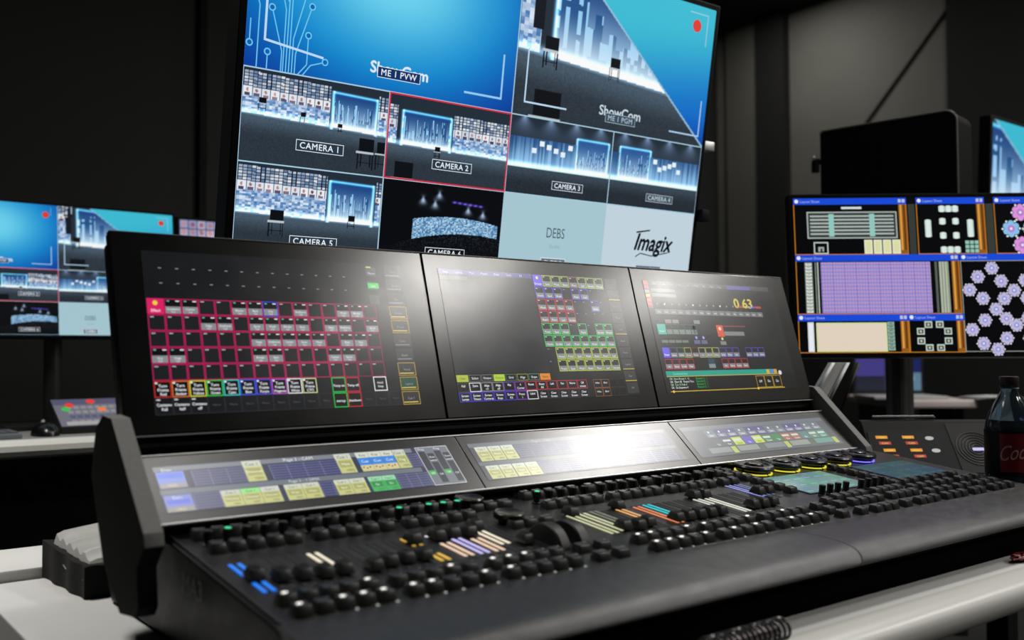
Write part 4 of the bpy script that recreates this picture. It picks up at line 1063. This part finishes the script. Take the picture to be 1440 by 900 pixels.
# big screen behind the console: fitted corner, 9.4 degrees forward lean, 1.0 m wide
k_ = 1.0 / 1.21
tc = V3((0.9485, 0.5247, 0.9245)); Cc = V3((-0.35046, -1.08202, 0.06592)); tcs = Cc + (tc - Cc) * k_
tl = tcs - V3((0.9998, -0.0191, 0.0)) * 0.5
big = monitor('large_monitor', 'very large monitor towering behind the console, showing six numbered camera pictures under two blue slides', 'monitor', tl, 1.0, mv, M_tv, rz=-0.0191, tilt=math.radians(9.3), bez=0.012, th=0.045)
b = NB(); box(b, -.012, .020, -.010, .010, -.010, .010, .002)
q_ = V3((1.256, 0.300, 0.507 + ZO)) - big.location; bm_obj('edge_clip', b, M_alu, big, tuple(Matrix.Rotation(0.0191, 3, 'Z') @ q_))
b = NB(); box(b, -.012, .012, -.012, .012, -.012, .012, .002); q_.z -= 0.15; q_.x -= .012; bm_obj('edge_clip', b, M_frame, big, tuple(Matrix.Rotation(0.0191, 3, 'Z') @ q_))
mv2 = multiviewer(0.45); mv2.disc(868, 84, 26, (226, 62, 50), 5, n=16)
monitor('desk_monitor', 'monitor at the left edge on the distant desk, showing blue slides and camera pictures', 'monitor', (-0.0244, 1.631, 0.4558), 0.60, mv2, M_tv2, rz=0.0208, tilt=-0.10, bez=0.008, base_z=-0.12)
def faces_pic():
    d = Disp(1920, 1080); h_, w_ = 68, 120
    V, U = np.mgrid[0:h_, 0:w_] / np.array([h_ - 1.0, w_ - 1.0])[:, None, None]
    gx = U * 20; gy = V * 12; r = hsh(np.floor(gx), np.floor(gy), 3); r2 = hsh(np.floor(gx), np.floor(gy), 8)
    fx, fy = gx - np.floor(gx), gy - np.floor(gy)
    img = mixc(c3(150, 160, 205), c3(222, 205, 222), r); head = ((fx - .5) ** 2 + (fy - .5) ** 2) < .09
    img = np.where(head[..., None], mixc(c3(120, 70, 90), c3(220, 160, 160), r2), img); img = np.where(((fx < .12) | (fy < .12))[..., None], c3(90, 90, 120), img)
    d.raster(0, 0, 1920, 1080, img); return d
monitor('video_wall_monitor', 'small pinkish monitor full of tiny faces, squeezed between the left monitor and the big one', 'monitor', (0.600, 1.655, 0.4495), 0.50, faces_pic(), M_tv2, rz=0.0, tilt=-0.08, bez=0.008, base_z=-0.12)
def pgm_full():
    d = Disp(1920, 1080); d.raster(0, 0, 1920, 1080, pgm_picture(214, 90)[:, 54:]); return d
monitor('wall_monitor', 'monitor cut off by the right edge, with a teal wedge over a stage picture', 'monitor', (2.46, 0.262, 0.735), 0.70, pgm_full(), M_tv2, rz=0.0, tilt=0.05, bez=0.010, base_z=-ZO, sx=0.6)

# CAD-like plan windows on the right-hand monitor
def plan_disp():
    d = Disp(1920, 1080); d.rect(0, 0, 1920, 1080, (4, 5, 7), -1)
    BLU, ORG_, DO, GL = (24, 76, 220), (190, 120, 36), (92, 52, 14), (214, 240, 226)
    def win(x, y, w_, h_, bar=True, sb=True):
        d.rect(x, y, w_, h_, (3, 4, 6), 0); d.frame(x, y, w_, h_, ORG_, 6, 1)
        if sb: d.rect(x + w_ - 56, y + 40, 50, h_ - 46, (150, 92, 30), 2); d.rect(x + w_ - 48, y + 50, 14, h_ - 80, (224, 160, 70), 3); d.rect(x + w_ - 24, y + 50, 12, h_ - 80, (100, 58, 18), 3)
        d.rect(x, y, w_, 46, BLU, 4); d.disc(x + 22, y + 22, 14, (235, 235, 240), 5); d.text(x + 46, y + 32, 'Layout Sheet', 26, (170, 190, 240), 6, align='l')
        for k in range(2): d.rect(x + w_ - 56 + 26 * k, y + 10, 20, 24, (190, 200, 225), 6)
    win(0, 0, 780, 400); win(846, 0, 470, 400); win(1380, 0, 540, 400, sb=False)
    win(0, 400, 1120, 415); win(0, 815, 750, 265); win(750, 815, 380, 265); 
    d.rect(1126, 400, 794, 680, (3, 4, 6), 1); d.rect(1126, 400, 794, 46, BLU, 4); d.disc(1150, 422, 14, (235, 235, 240), 5); d.text(1172, 432, 'Layout Sheet', 26, (170, 190, 240), 6, align='l')
    d.frame(1126, 446, 794, 630, (150, 156, 150), 5, 3)
    d.rect(790, 46, 46, 354, (56, 60, 56), 0); d.rect(1322, 46, 52, 354, (56, 60, 56), 0)
    # bar plan
    d.rect(330, 62, 140, 16, (214, 226, 220), 3); d.rect(90, 96, 620, 190, (52, 58, 58), 1); d.frame(90, 96, 620, 190, (170, 182, 176), 9, 2)
    for k in range(6): d.rect(112, 122 + k * 25, 575, 12, (176, 188, 182), 3)
    for x in (240, 520): d.rect(x, 112, 36, 160, (150, 205, 196), 4)
    d.frame(130, 310, 100, 84, (196, 208, 200), 8, 2); d.rect(160, 344, 40, 34, (160, 170, 165), 3); d.rect(176, 356, 12, 26, (10, 12, 12), 4)
    for k in range(4): d.rect(478 + k * 64, 296, 56, 98, (226, 226, 170), 3); d.frame(478 + k * 64, 296, 56, 98, (238, 240, 214), 8, 4)
    # nine clusters
    def cl(x, y, n, col=(198, 222, 214), s=44, vert=False, g=6):
        for k in range(n):
            xx, yy = (x, y + k * (s * .9)) if vert else (x + k * (s + g), y)
            d.rect(xx, yy, s, s * .88, col, 3); d.rect(xx + s * .2, yy - 4, s * .6, s + 2, (226, 240, 232), 4)
    cl(1000, 62, 3, g=2); cl(900, 160, 3, vert=True); cl(1190, 160, 3, vert=True); cl(1000, 350, 3, g=2)
    for x in (1000, 1090):
        for y in (150, 250): cl(x, y, 1)
    for r in range(3):
        for c in range(3): d.rect(1170 + c * 32, 306 + r * 30, 26, 24, (150, 200, 184), 4)
    # flowers top right
    def flower(x, y, r, c1, c2):
        for k in range(6):
            a = math.pi / 6 + k * math.pi / 3; d.disc(x + r * .62 * math.cos(a), y + r * .62 * math.sin(a), r * .36, c1, 3, n=8)
            d.disc(x + r * .95 * math.cos(a + .5), y + r * .95 * math.sin(a + .5), r * .13, (236, 240, 240), 4, n=6)
        d.disc(x, y, r * .42, c2, 4, n=10); d.disc(x, y, r * .16, (240, 240, 250), 5, n=8)
    PK, BK = (226, 150, 226), (140, 196, 240)
    for x, y, c in ((1560, 110, PK), (1490, 225, BK), (1630, 225, BK), (1560, 340, PK), (1700, 110, PK), (1770, 225, BK), (1700, 340, PK), (1840, 110, PK), (1840, 340, PK)): flower(x, y, 62, c, (190, 130, 210))
    # dense grid
    d.rect(170, 452, 750, 355, (168, 160, 214), 1)
    for r in range(14): d.rect(170, 458 + r * 25.2, 750, 7, (214, 150, 176), 2); d.rect(170, 468 + r * 25.2, 750, 4, (120, 116, 200), 2)
    for c in range(38): d.rect(172 + c * 19.8, 452, 5, 355, (138, 132, 220) if c % 4 else (110, 108, 214), 3)
    for r in range(15): d.rect(66, 458 + r * 23.4, 42, 17, (226, 232, 226), 3); d.rect(74, 462 + r * 23.4, 26, 4, (120, 130, 120), 4)
    d.rect(60, 452, 54, 355, (120, 128, 120), 2); d.rect(130, 452, 8, 355, (130, 140, 130), 2); d.rect(146, 452, 8, 355, (190, 205, 190), 2)
    d.rect(950, 452, 16, 355, (90, 100, 90), 2); d.rect(978, 452, 66, 355, (150, 158, 140), 2)
    for c in range(3): d.rect(984 + c * 20, 452, 6, 355, (196, 204, 186), 3)
    # cream block
    d.rect(122, 872, 480, 200, (232, 216, 196), 2); d.frame(122, 872, 480, 200, (208, 226, 160), 8, 3)
    d.rect(64, 868, 42, 205, (214, 220, 226), 2); d.rect(70, 876, 30, 190, (238, 240, 246), 3)
    for r in range(8): d.rect(606, 868 + r * 25, 46, 21, (150, 186, 172), 3); d.rect(616, 874 + r * 25, 26, 6, (60, 76, 70), 4)
    # ring of eight
    for k in range(8):
        a = math.pi / 8 + k * math.pi / 4; x, y = 922 + 100 * math.cos(a), 968 + 86 * math.sin(a)
        d.rect(x - 26, y - 24, 52, 46, (196, 210, 196), 3); d.rect(x - 17, y - 14, 34, 28, (20, 26, 24), 4); d.rect(x - 8, y - 8, 16, 16, (190, 200, 180), 5)
    # rosettes
    ros = [(1338, 500), (1240, 560), (1396, 590), (1480, 655), (1178, 650), (1265, 710), (1410, 712), (1350, 785), (1560, 585), (1610, 500), (1270, 860), (1180, 925), (1415, 850), (1480, 895), (1410, 985), (1250, 1020), (1345, 1075 - 15), (1565, 710), (1640, 780), (1560, 850), (1565, 985), (1640, 1050), (1720, 560), (1700, 660), (1790, 700), (1800, 520), (1860, 610), (1730, 860), (1830, 900), (1790, 1000), (1880, 800), (1690, 940)]
    for x, y in ros: flower(x, y, 46, (196, 186, 226), (150, 160, 220))
    return d
W27 = 0.60; k2 = W27 / 0.53
tl2 = Cc + (V3((1.2244, 0.056, 0.3604)) - Cc) * k2
monitor('plan_monitor', 'angled monitor right of the console showing plan drawings in blue-barred windows', 'monitor', tl2, W27, plan_disp(), M_tv2, rz=-0.6797, tilt=-0.0976, bez=0.010, th=0.030, sx=0.375)

# ================================================================== THINGS AROUND
# silver arm rising behind the right end of the console
A0 = V3((1.345, 0.13, -0.22))
arm = thing('aluminium_bracket', 'slanting silver aluminium bracket rising behind the right end of the console', 'bracket', A0)
def NEGV(v): return (-v[0], -v[1], -v[2])
d_ = V3((0.030, -0.015, 0.052)).normalized()
b = NB()
p0 = V3((1.345, 0.108, -0.030)); p1 = p0 + d_ * 0.088
side_ = V3((0.788, -0.616, 0)); fwd_ = V3((0.616, 0.788, 0))
def slab(b, p0, p1, sx0, sx1, d0, d1):
    vs = [b.verts.new(p + side_ * s + fwd_ * f) for p in (p0, p1) for s, f in ((sx0, d0), (sx1, d0), (sx1, d1), (sx0, d1))]
    fs = [b.faces.new([vs[i] for i in f]) for f in ((3, 2, 1, 0), (4, 5, 6, 7), (0, 1, 5, 4), (1, 2, 6, 5), (2, 3, 7, 6), (3, 0, 4, 7))]
    bmesh.ops.recalc_face_normals(b, faces=fs)
slab(b, p0, p1, 0.0, 0.008, 0, 0.02); slab(b, p0 + V3((0, 0, -.004)), p1, 0.0085, 0.030, 0.004, 0.02); slab(b, p0 + V3((0, 0, -.008)), p1, 0.0305, 0.038, 0, 0.02)
bm_obj('rail', b, mat('soft_aluminium', (0.75, 0.75, 0.73), 0.45, metal=0.2), arm, NEGV(A0))
b = NB(); slab(b, p0 + V3((0, 0, -.03)), p1, 0.055, 0.060, 0, 0.02); slab(b, V3((1.353, 0.11, -0.22)), p0 + V3((0.008, 0, 0.0)), -0.01, 0.03, 0.002, 0.018); bm_obj('post', b, M_blacksteel, arm, NEGV(A0))
b = NB(); box(b, 1.30, 1.41, 0.08, 0.19, -0.22, -0.208, 0.003); bm_obj('foot', b, M_blacksteel, arm, NEGV(A0))

# intercom station
it = thing('intercom_station', 'black desktop intercom with amber-lit key panel, round speaker grille and number pad', 'intercom', (1.435, -0.105, -0.22), rz=math.radians(-38))
W2 = 0.25
b = NB(); prism_x(b, [(-0.075, 0.0), (-0.078, 0.012), (0.045, 0.150), (0.060, 0.152), (0.075, 0.14), (0.085, 0.0)], -W2 / 2, W2 / 2, 0.002)
bm_obj('housing', b, mat('dark_grey_housing', (0.012, 0.012, 0.012), 0.7, spec=0.15), it)
fu = V3((0, 0.123, 0.138)).normalized(); fn = V3((0, -fu.z, fu.y)); fo = V3((0, -0.078, 0.012)); FL = V3((0, 0.123, 0.138)).length
def face_d(x0, x1, v0, v1, painter, name, material):
    d = Disp(1000, 1000); painter(d); d.build(name, fo + V3((x0, 0, 0)) + fu * v1, (1, 0, 0), tuple(fu), x1 - x0, v1 - v0, material, it, off=0.0018)
def slabf(b, x0, x1, v0, v1, n0, n1, bev=0.0008):
    vs = [b.verts.new(fo + V3((x, 0, 0)) + fu * v + fn * n_) for n_ in (n0, n1) for x, v in ((x0, v0), (x1, v0), (x1, v1), (x0, v1))]
    fs = [b.faces.new([vs[i] for i in f]) for f in ((3, 2, 1, 0), (4, 5, 6, 7), (0, 1, 5, 4), (1, 2, 6, 5), (2, 3, 7, 6), (3, 0, 4, 7))]
    bmesh.ops.recalc_face_normals(b, faces=fs)
    if bev: bmesh.ops.bevel(b, geom=list({e for f in fs for e in f.edges}), offset=bev, segments=1, affect='EDGES')
b = NB(); slabf(b, -0.120, 0.030, 0.006, FL - 0.026, 0.0, 0.0012); bm_obj('key_panel', b, M_glass, it)
def pan(d):
    d.rect(0, 0, 1000, 1000, (3, 3, 4), -1)
    A, Rr, Wt = (240, 160, 40), (190, 70, 50), (190, 190, 186)
    for x in (70, 410):
        for y, c_ in ((70, A), (160, Rr), (270, A), (360, Rr)):
            d.rect(x + y * .25, y, 150, 44, c_, 2); d.text(x + y * .25 + 74, y + 40, ('CAM', 'DIR', 'FOH', 'SND')[y % 4], 40, (250, 220, 120), 3)
        d.rect(x + 120, 520, 60, 30, (70, 70, 70), 2)
    for x, y in ((770, 110), (800, 300), (330, 620), (470, 740), (800, 610)): d.disc(x, y, 56, Wt, 2, n=16, ry=30)
    for y, c_ in ((730, A), (820, Wt)): d.rect(800, y, 130, 50, c_, 2)
face_d(-0.120, 0.030, 0.006, FL - 0.026, pan, 'key_display', screen_mat('intercom_display', 0.5, 0.9, spec=0.1))
b = NB(); slabf(b, 0.036, 0.121, 0.062, FL - 0.006, 0.0, 0.0010); bm_obj('speaker_plate', b, mat('grille_grey', (0.03, 0.03, 0.03), 0.7, spec=0.15), it)
b = NB()
for r_ in (0.008, 0.014, 0.020, 0.026, 0.032, 0.038):
    c_ = fo + V3((0.079, 0, 0)) + fu * 0.118 + fn * 0.0014; tube(b, [c_ + V3((1, 0, 0)) * r_ * math.cos(a) + fu * r_ * math.sin(a) for a in [2 * math.pi * k / 28 for k in range(29)]], 0.0009, 5)
bm_obj('speaker_grille', b, mat('grille_dark', (0.02, 0.02, 0.02), 0.4), it)
b = NB(); slabf(b, 0.070, 0.092, 0.112, 0.119, 0.0012, 0.003); bm_obj('status_lamp', b, glow('lilac', (190, 180, 235), 1.0), it)
b = NB(); slabf(b, 0.040, 0.120, 0.004, 0.058, 0.0, 0.0014); bm_obj('number_pad', b, mat('pad_grey', (0.05, 0.05, 0.055), 0.5), it)
for r in range(3):
    for c in range(4):
        b = NB(); slabf(b, 0.045 + c * 0.0185, 0.058 + c * 0.0185, 0.009 + r * 0.0165, 0.020 + r * 0.0165, 0.0012, 0.005, 0.001); bm_obj('pad_button', b, mat('lilac_button', (0.25, 0.24, 0.36), 0.4, emit=lin((130, 125, 190)), estr=0.35), it)
b = NB(); tube(b, [(0.02, 0.05, 0.155), (0.02, 0.052, 0.158), (-0.10, 0.052, 0.158)], 0.003, 8); bm_obj('top_rail', b, mat('grey_rail', (0.10, 0.10, 0.10), 0.5), it)

# cola bottle
BX, BY = 1.346, -0.288
bt = thing('cola_bottle', 'cola bottle with a red label standing at the right end of the console', 'bottle', (BX, BY, -0.22))
M_pet = mat('bottle_plastic', (0.06, 0.09, 0.11), 0.08, trans=0.8, spec=0.5)
M_cola = mat('cola_drink', (0.010, 0.004, 0.002), 0.08)
prof = [(0.020, 0.0), (0.034, 0.001), (0.0385, 0.008), (0.0390, 0.020), (0.0370, 0.030), (0.0385, 0.045), (0.0400, 0.060), (0.0400, 0.150), (0.0392, 0.158), (0.0375, 0.166), (0.0335, 0.178), (0.0270, 0.194), (0.0190, 0.208), (0.0148, 0.216), (0.0140, 0.222), (0.0158, 0.224), (0.0158, 0.2265), (0.0135, 0.2275), (0.0132, 0.238)]
b = NB(); lathe(b, prof, 48); bm_obj('bottle_body', b, M_pet, bt)
b = NB(); lathe(b, [(r - .0012, z + .0008) for r, z in prof[:9]] + [(0.0, 0.1595)], 40); bm_obj('drink', b, M_cola, bt)
b = NB(); lathe(b, [(0.0405, 0.078), (0.0407, 0.080), (0.0407, 0.150), (0.0405, 0.152)], 48)
for f in list(b.faces):
    if len(f.verts) > 4: b.faces.remove(f)
lab = bm_obj('bottle_label', b, mat('cola_label_black', (0.002, 0.002, 0.002), 0.4, spec=.2), bt)
b = NB(); q = []
for k in range(25):
    a = math.radians(-178 + 120 * k / 24); q.append([b.verts.new((.0409 * math.cos(a), .0409 * math.sin(a), z_)) for z_ in (.084, .148)])
for u_, v_ in zip(q, q[1:]): b.faces.new((u_[0], v_[0], v_[1], u_[1]))
bm_obj('red_panel', b, mat('cola_label_red', (0.12, 0.003, 0.004), 0.35), lab)
b = NB(); lathe(b, [(0.0150, 0.2275), (0.0155, 0.229), (0.0155, 0.241), (0.0148, 0.2425), (0.0, 0.2425)], 30); bm_obj('cap', b, mat('black_cap', (0.02, 0.005, 0.005), 0.4), bt)
# script lettering wrapped round the label, centre turned to the camera
b = NB(); cxx = 0; txt = 'Coca-Cola'; size = 0.030; wtot = text_width(txt, size); th0 = math.atan2(-1.08 - BY, -0.35 - BX) + 0.95
for ch in txt:
    vs, fs, adv = glyph(ch, 0.012); vv = []
    for x, y in vs:
        s_ = (cxx + x + 0.42 * y) * size * 0.8; a = th0 - wtot * 0.45 / 0.0409 + s_ / 0.0409; vv.append(b.verts.new((0.0411 * math.cos(a), 0.0411 * math.sin(a), 0.102 + y * size * 1.2 + s_ * 0.12)))
    for f in fs:
        try: b.faces.new([vv[i] for i in f])
        except ValueError: pass
    cxx += adv
bm_obj('label_lettering', b, mat('label_white', (0.30, 0.20, 0.19), 0.5), lab, smooth=False)

# black box-shaped cabinet high at the right on a pole
cb = thing('equipment_cabinet', 'tall black box with a rounded top corner on a pole, rising above the plan monitor', 'cabinet', (2.12, 0.35, -ZO))
dirv = V3((2.075 - 2.016, 0.170 - 0.534, 0)).normalized(); thn = V3((dirv.y * -1, dirv.x, 0)) ; thn = V3((0.987, 0.16, 0))
b = NB(); Pn = V3((2.016, 0.534, 0)); Lw = 0.369; zt_, zb_ = 0.686, 0.18; outl = []
outl = [(0, zb_), (0, zt_ - .008), (.008, zt_)] + [(Lw - .03 + .03 * math.sin(a), zt_ - .03 + .03 * math.cos(a)) for a in [k * math.pi / 12 for k in range(7)]] + [(Lw, zb_)]
fa = [b.verts.new(Pn + dirv * s + V3((0, 0, z))) for s, z in outl]; fb = [b.verts.new(Pn + dirv * s + V3((0, 0, z)) + thn * 0.11) for s, z in outl]
fs = [b.faces.new(fa), b.faces.new(fb[::-1])] + [b.faces.new((fa[i], fb[i], fb[(i + 1) % len(fa)], fa[(i + 1) % len(fa)])) for i in range(len(fa))]
bmesh.ops.recalc_face_normals(b, faces=fs); NC = (-2.12, -0.35, ZO)
bm_obj('cabinet_box', b, mat('cabinet_black', (0.0012, 0.0012, 0.0012), 0.7, spec=0.08), cb, NC)
b = NB(); tube(b, [tuple(Pn + dirv * s + V3((0, 0, z)) + thn * -0.001) for s, z in outl[1:]], 0.0025, 8); bm_obj('edge_highlight', b, mat('cabinet_highlight', (0.07, 0.07, 0.065), 0.5), cb, NC)  # lighter bead: highlight painted along the cabinet edge
b = NB(); pk = Pn + V3((-0.012, 0.008, 0.600)); tube(b, [pk + V3((0.012, 0, 0)), pk, pk + V3((0, 0, -.03))], 0.011, 10); bm_obj('latch', b, M_frame, cb, NC)
b = NB(); lathe(b, [(0.0, 0.0), (0.006, 0.002), (0.008, 0.006), (0.0, 0.012)], 12); bm_obj('latch_screw', b, M_alu, cb, (pk.x - 2.12, pk.y - 0.35, pk.z + ZO + .006))
b = NB(); tube(b, [(2.12, 0.35, -ZO + .02), (2.12, 0.35, 0.19)], 0.02, 14); bm_obj('pole', b, M_blacksteel, cb, NC)
b = NB(); lathe(b, [(0.20, -ZO), (0.20, -ZO + .012), (0.03, -ZO + .03)], 32, 2.12, 0.35); bm_obj('base', b, M_blacksteel, cb, NC)

# small button panel with red lamps on the distant desk
cp = thing('switch_panel', 'small sloping button panel with glowing red and green lamps on the distant desk', 'control panel', (0.37, 1.46, -0.12))
N3 = (-.37, -1.46, .12)
pf2 = [(1.400, -0.1195), (1.400, -0.104), (1.520, -0.044), (1.528, -0.046), (1.530, -0.1195)]
b = NB(); prism_x(b, pf2, 0.235, 0.47, 0.002); bm_obj('housing', b, M_blacksteel, cp, N3)
d = Disp(1000, 560); d.rect(0, 0, 1000, 560, (116, 114, 126), -1); d.rect(0, 0, 1000, 120, (88, 88, 116), 0)
for r in range(4):
    for c in range(12): d.rect(120 + c * 72, 150 + r * 96, 54, 60, (150, 148, 154) if r != 2 else (84, 88, 120), 1)
d.rect(60, 470, 940, 70, (176, 174, 172), 2)
for x, y, c_ in ((390, 60, (255, 60, 30)), (160, 130, (255, 50, 40)), (110, 210, (60, 200, 80)), (470, 230, (255, 130, 60))): d.disc(x, y, 46, c_, 4)
d.build('button_face', (-0.133, 0.059, 0.0765), (1, 0, 0), (0, 0.8944, 0.4472), 0.231, 0.132, screen_mat('button_face_glow', 0.4, 0.8), cp, off=0.0014)
ms = thing('computer_mouse', 'black computer mouse beside the button panel on the distant desk', 'mouse', (0.20, 1.40, -0.12))
b = NB(); bmesh.ops.create_uvsphere(b, u_segments=20, v_segments=12, radius=1.0)
for v in b.verts: v.co = V3((v.co.x * 0.030, v.co.y * 0.052, max(0, v.co.z) * 0.032))
bm_obj('mouse_body', b, M_dial, ms)
b = NB(); tube(b, [(0, 0.02, 0.0325), (0, 0.035, 0.028)], 0.004, 8); bm_obj('scroll_wheel', b, M_alu, ms)
kb = thing('keyboard', 'slim grey keyboard lying on the distant desk at the left edge', 'keyboard', (0.0, 1.40, -0.12))
b = NB(); box(b, -0.20, 0.14, -0.06, 0.06, 0.0, 0.012, 0.003); bm_obj('keyboard_case', b, mat('keyboard_grey', (0.16, 0.18, 0.20), 0.4), kb)
b = NB()
for r in range(5):
    for c in range(17): box(b, -0.195 + c * .0195, -0.195 + c * .0195 + .016, -0.052 + r * .021, -0.052 + r * .021 + .017, 0.012, 0.0155)
o = bm_obj('keyboard_keys', b, mat('keyboard_keys', (0.10, 0.11, 0.12), 0.5), kb); o['kind'] = 'stuff'

# folded cover at the left
cv = thing('folded_cover', 'black folded cover with a ribbed pale grey top beside the left cheek of the console', 'cover', (0.016, 0.216, -0.2195))
b = NB(); n = 26; m_ = 14; grid = []
for i in range(n + 1):
    row = []; y = -0.077 + 0.154 * i / n
    for j in range(m_ + 1):
        x = -0.055 + 0.12 * j / m_; ed = min(1, min(i, n - i) / 2.5) ** .5 * min(1, min(j, m_ - j) / 1.5 + .25) ** .5
        z = (0.045 + 0.012 * (x + .05) / .1 + 0.012 * i / n) * ed + 0.0035 * math.sin(i * math.pi / 2.2) * ed
        row.append(b.verts.new((x + 0.25 * (y) * -0.25, y, max(z, 0.02))))
    grid.append(row)
for i in range(n):
    for j in range(m_): b.faces.new((grid[i][j], grid[i][j + 1], grid[i + 1][j + 1], grid[i + 1][j]))
bmesh.ops.recalc_face_normals(b, faces=b.faces)
top_ = bm_obj('ribbed_top', b, mat('quilt_grey', (0.42, 0.42, 0.40), 0.8, noise=0.15, nscale=60), cv, label='pale grey ribbed top')
for p in top_.data.polygons: p.use_smooth = True
b = NB(); ring = []
per = [(-0.057, -0.079), (0.066, -0.079), (0.066, 0.079), (-0.057, 0.079)]
K = 60; pts = []
for k in range(K):
    t = k / K * 4; s_ = int(t); f = t - s_; a, c_ = per[s_], per[(s_ + 1) % 4]; x, y = a[0] + (c_[0] - a[0]) * f, a[1] + (c_[1] - a[1]) * f
    w_ = 0.0016 * math.sin(k * 1.1); pts.append((x - 0.0625 * y + w_, y + w_ * .7, 0.036 + 0.012 * (y + .1) / .2 + 0.0012 * math.sin(k * 1.3)))
lo = [b.verts.new((x, y, 0.0)) for x, y, z in pts]; md = [b.verts.new((x - .0018 * math.sin(i * .7), y, z * .5)) for i, (x, y, z) in enumerate(pts)]; hi = [b.verts.new((x, y, z)) for x, y, z in pts]
for a, c_ in ((lo, md), (md, hi)):
    for k in range(K): b.faces.new((a[k], a[(k + 1) % K], c_[(k + 1) % K], c_[k]))
b.faces.new(lo[::-1]); b.faces.new(hi); bmesh.ops.recalc_face_normals(b, faces=b.faces)
bm_obj('black_padding', b, mat('black_fabric', (0.003, 0.003, 0.003), 0.95), cv)

# coiled cord and red wrapper in front of the console
cc = thing('coiled_cord', 'black and silver coiled cord hanging along the desk edge below the console armrest', 'cable', (0.40, -0.478, -0.2185))
b = NB(); tube(b, [(-0.055 + 0.115 * t / 260 , 0.0105 * math.cos(t * 2 * math.pi / 17.3), 0.0125 + 0.0105 * math.sin(t * 2 * math.pi / 17.3)) for t in range(261)], 0.0017, 7); bm_obj('coil', b, mat('cord_black_gloss', (0.03, 0.028, 0.028), 0.25), cc)
b = NB(); tube(b, [(-0.20, 0.0, 0.006), (-0.12, 0.004, 0.006), (-0.056, 0.004, 0.010), (0.045, 0.0, 0.0125)], 0.005, 10); bm_obj('inner_cable', b, mat('cord_silver', (0.5, 0.42, 0.42), 0.3, metal=.6), cc)
wr = thing('red_wrapper', 'crumpled dark red wrapper lying under the right part of the armrest', 'wrapper', (1.035, -0.452, -0.22))
b = NB(); bmesh.ops.create_icosphere(b, subdivisions=3, radius=1.0)
for v in b.verts:
    r_ = 0.75 + 0.35 * math.sin(v.co.x * 9 + 1) * math.sin(v.co.y * 7) * math.cos(v.co.z * 8); v.co = V3((v.co.x * .050 * r_, v.co.y * .014 * r_, (v.co.z + 1) * .0065 * (0.6 + .4 * r_)))
bm_obj('wrapper_foil', b, mat('red_foil', (0.16, 0.012, 0.012), 0.25, metal=.3), wr, smooth=False)

# far workstation seen under the plan monitor
fd = thing('far_desk', 'distant white desk edge glimpsed under the plan monitor', 'desk', (2.95, 0.83, -ZO))
N4 = (-2.95, -0.83, ZO)
b = NB(); box(b, -0.060, 0.245, -0.03, 0.45, -0.1385 + ZO, -0.108 + ZO, 0.008); bm_obj('desktop', b, mat('pink_white_desk', (0.5, 0.44, 0.42), 0.4), fd)
for x in (-.03, .21): b = NB(); box(b, x - .02, x + .02, 0.05, 0.35, 0, -0.137 + ZO, 0.003); bm_obj('leg', b, M_blacksteel, fd)
fd.rotation_euler = (0, 0, math.radians(-38))
def far_pic():
    d = Disp(1600, 900); d.rect(0, 0, 1600, 900, (50, 50, 90), -1); d.rect(0, 0, 700, 620, (84, 76, 170), 1); d.rect(0, 620, 700, 280, (36, 40, 60), 1); d.rect(860, 0, 740, 300, (30, 34, 44), 1)
    for i in range(4): d.disc(920 + i * 170, 110, 62, (160, 165, 170), 2)
    d.rect(860, 300, 740, 250, (24, 40, 120), 1); d.rect(860, 560, 740, 340, (120, 160, 190), 1); d.rect(940, 640, 500, 60, (190, 205, 215), 2); return d
lp = thing('far_laptop', 'distant open laptop with a violet and blue picture, glimpsed under the plan monitor', 'laptop', (2.975, 0.83, -0.108), rz=math.radians(-38))
b = NB(); box(b, -0.135, 0.135, -0.02, 0.20, 0.0, 0.012, 0.004); bm_obj('laptop_base', b, mat('laptop_silver', (0.5, 0.5, 0.5), 0.4, metal=.5), lp)
b = NB(); box(b, -0.135, 0.135, 0.200, 0.208, 0.010, 0.215, 0.003); bm_obj('laptop_lid', b, M_blacksteel, lp)
far_pic().build('display', (-0.125, 0.200, 0.205), (1, 0, 0), (0, 0, 1), 0.25, 0.18, screen_mat('far_screen', 0.4, 0.5), lp, off=0.001)
pp = thing('paper_stack', 'loose pale papers on the distant desk right of the laptop', 'papers', (3.215, 0.655, -0.107), rz=math.radians(-30))
b = NB()
for i in range(5): 
    t = NB(); box(t, -.09, .09, -.06, .06, .002 * i, .002 * i + .0015); t.transform(Matrix.Rotation(.12 * i, 4, 'Z')); me = bpy.data.meshes.new('t'); t.to_mesh(me); t.free(); b.from_mesh(me); bpy.data.meshes.remove(me)
bm_obj('sheets', b, mat('paper_grey', (0.4, 0.4, 0.4), 0.8), pp, smooth=False)
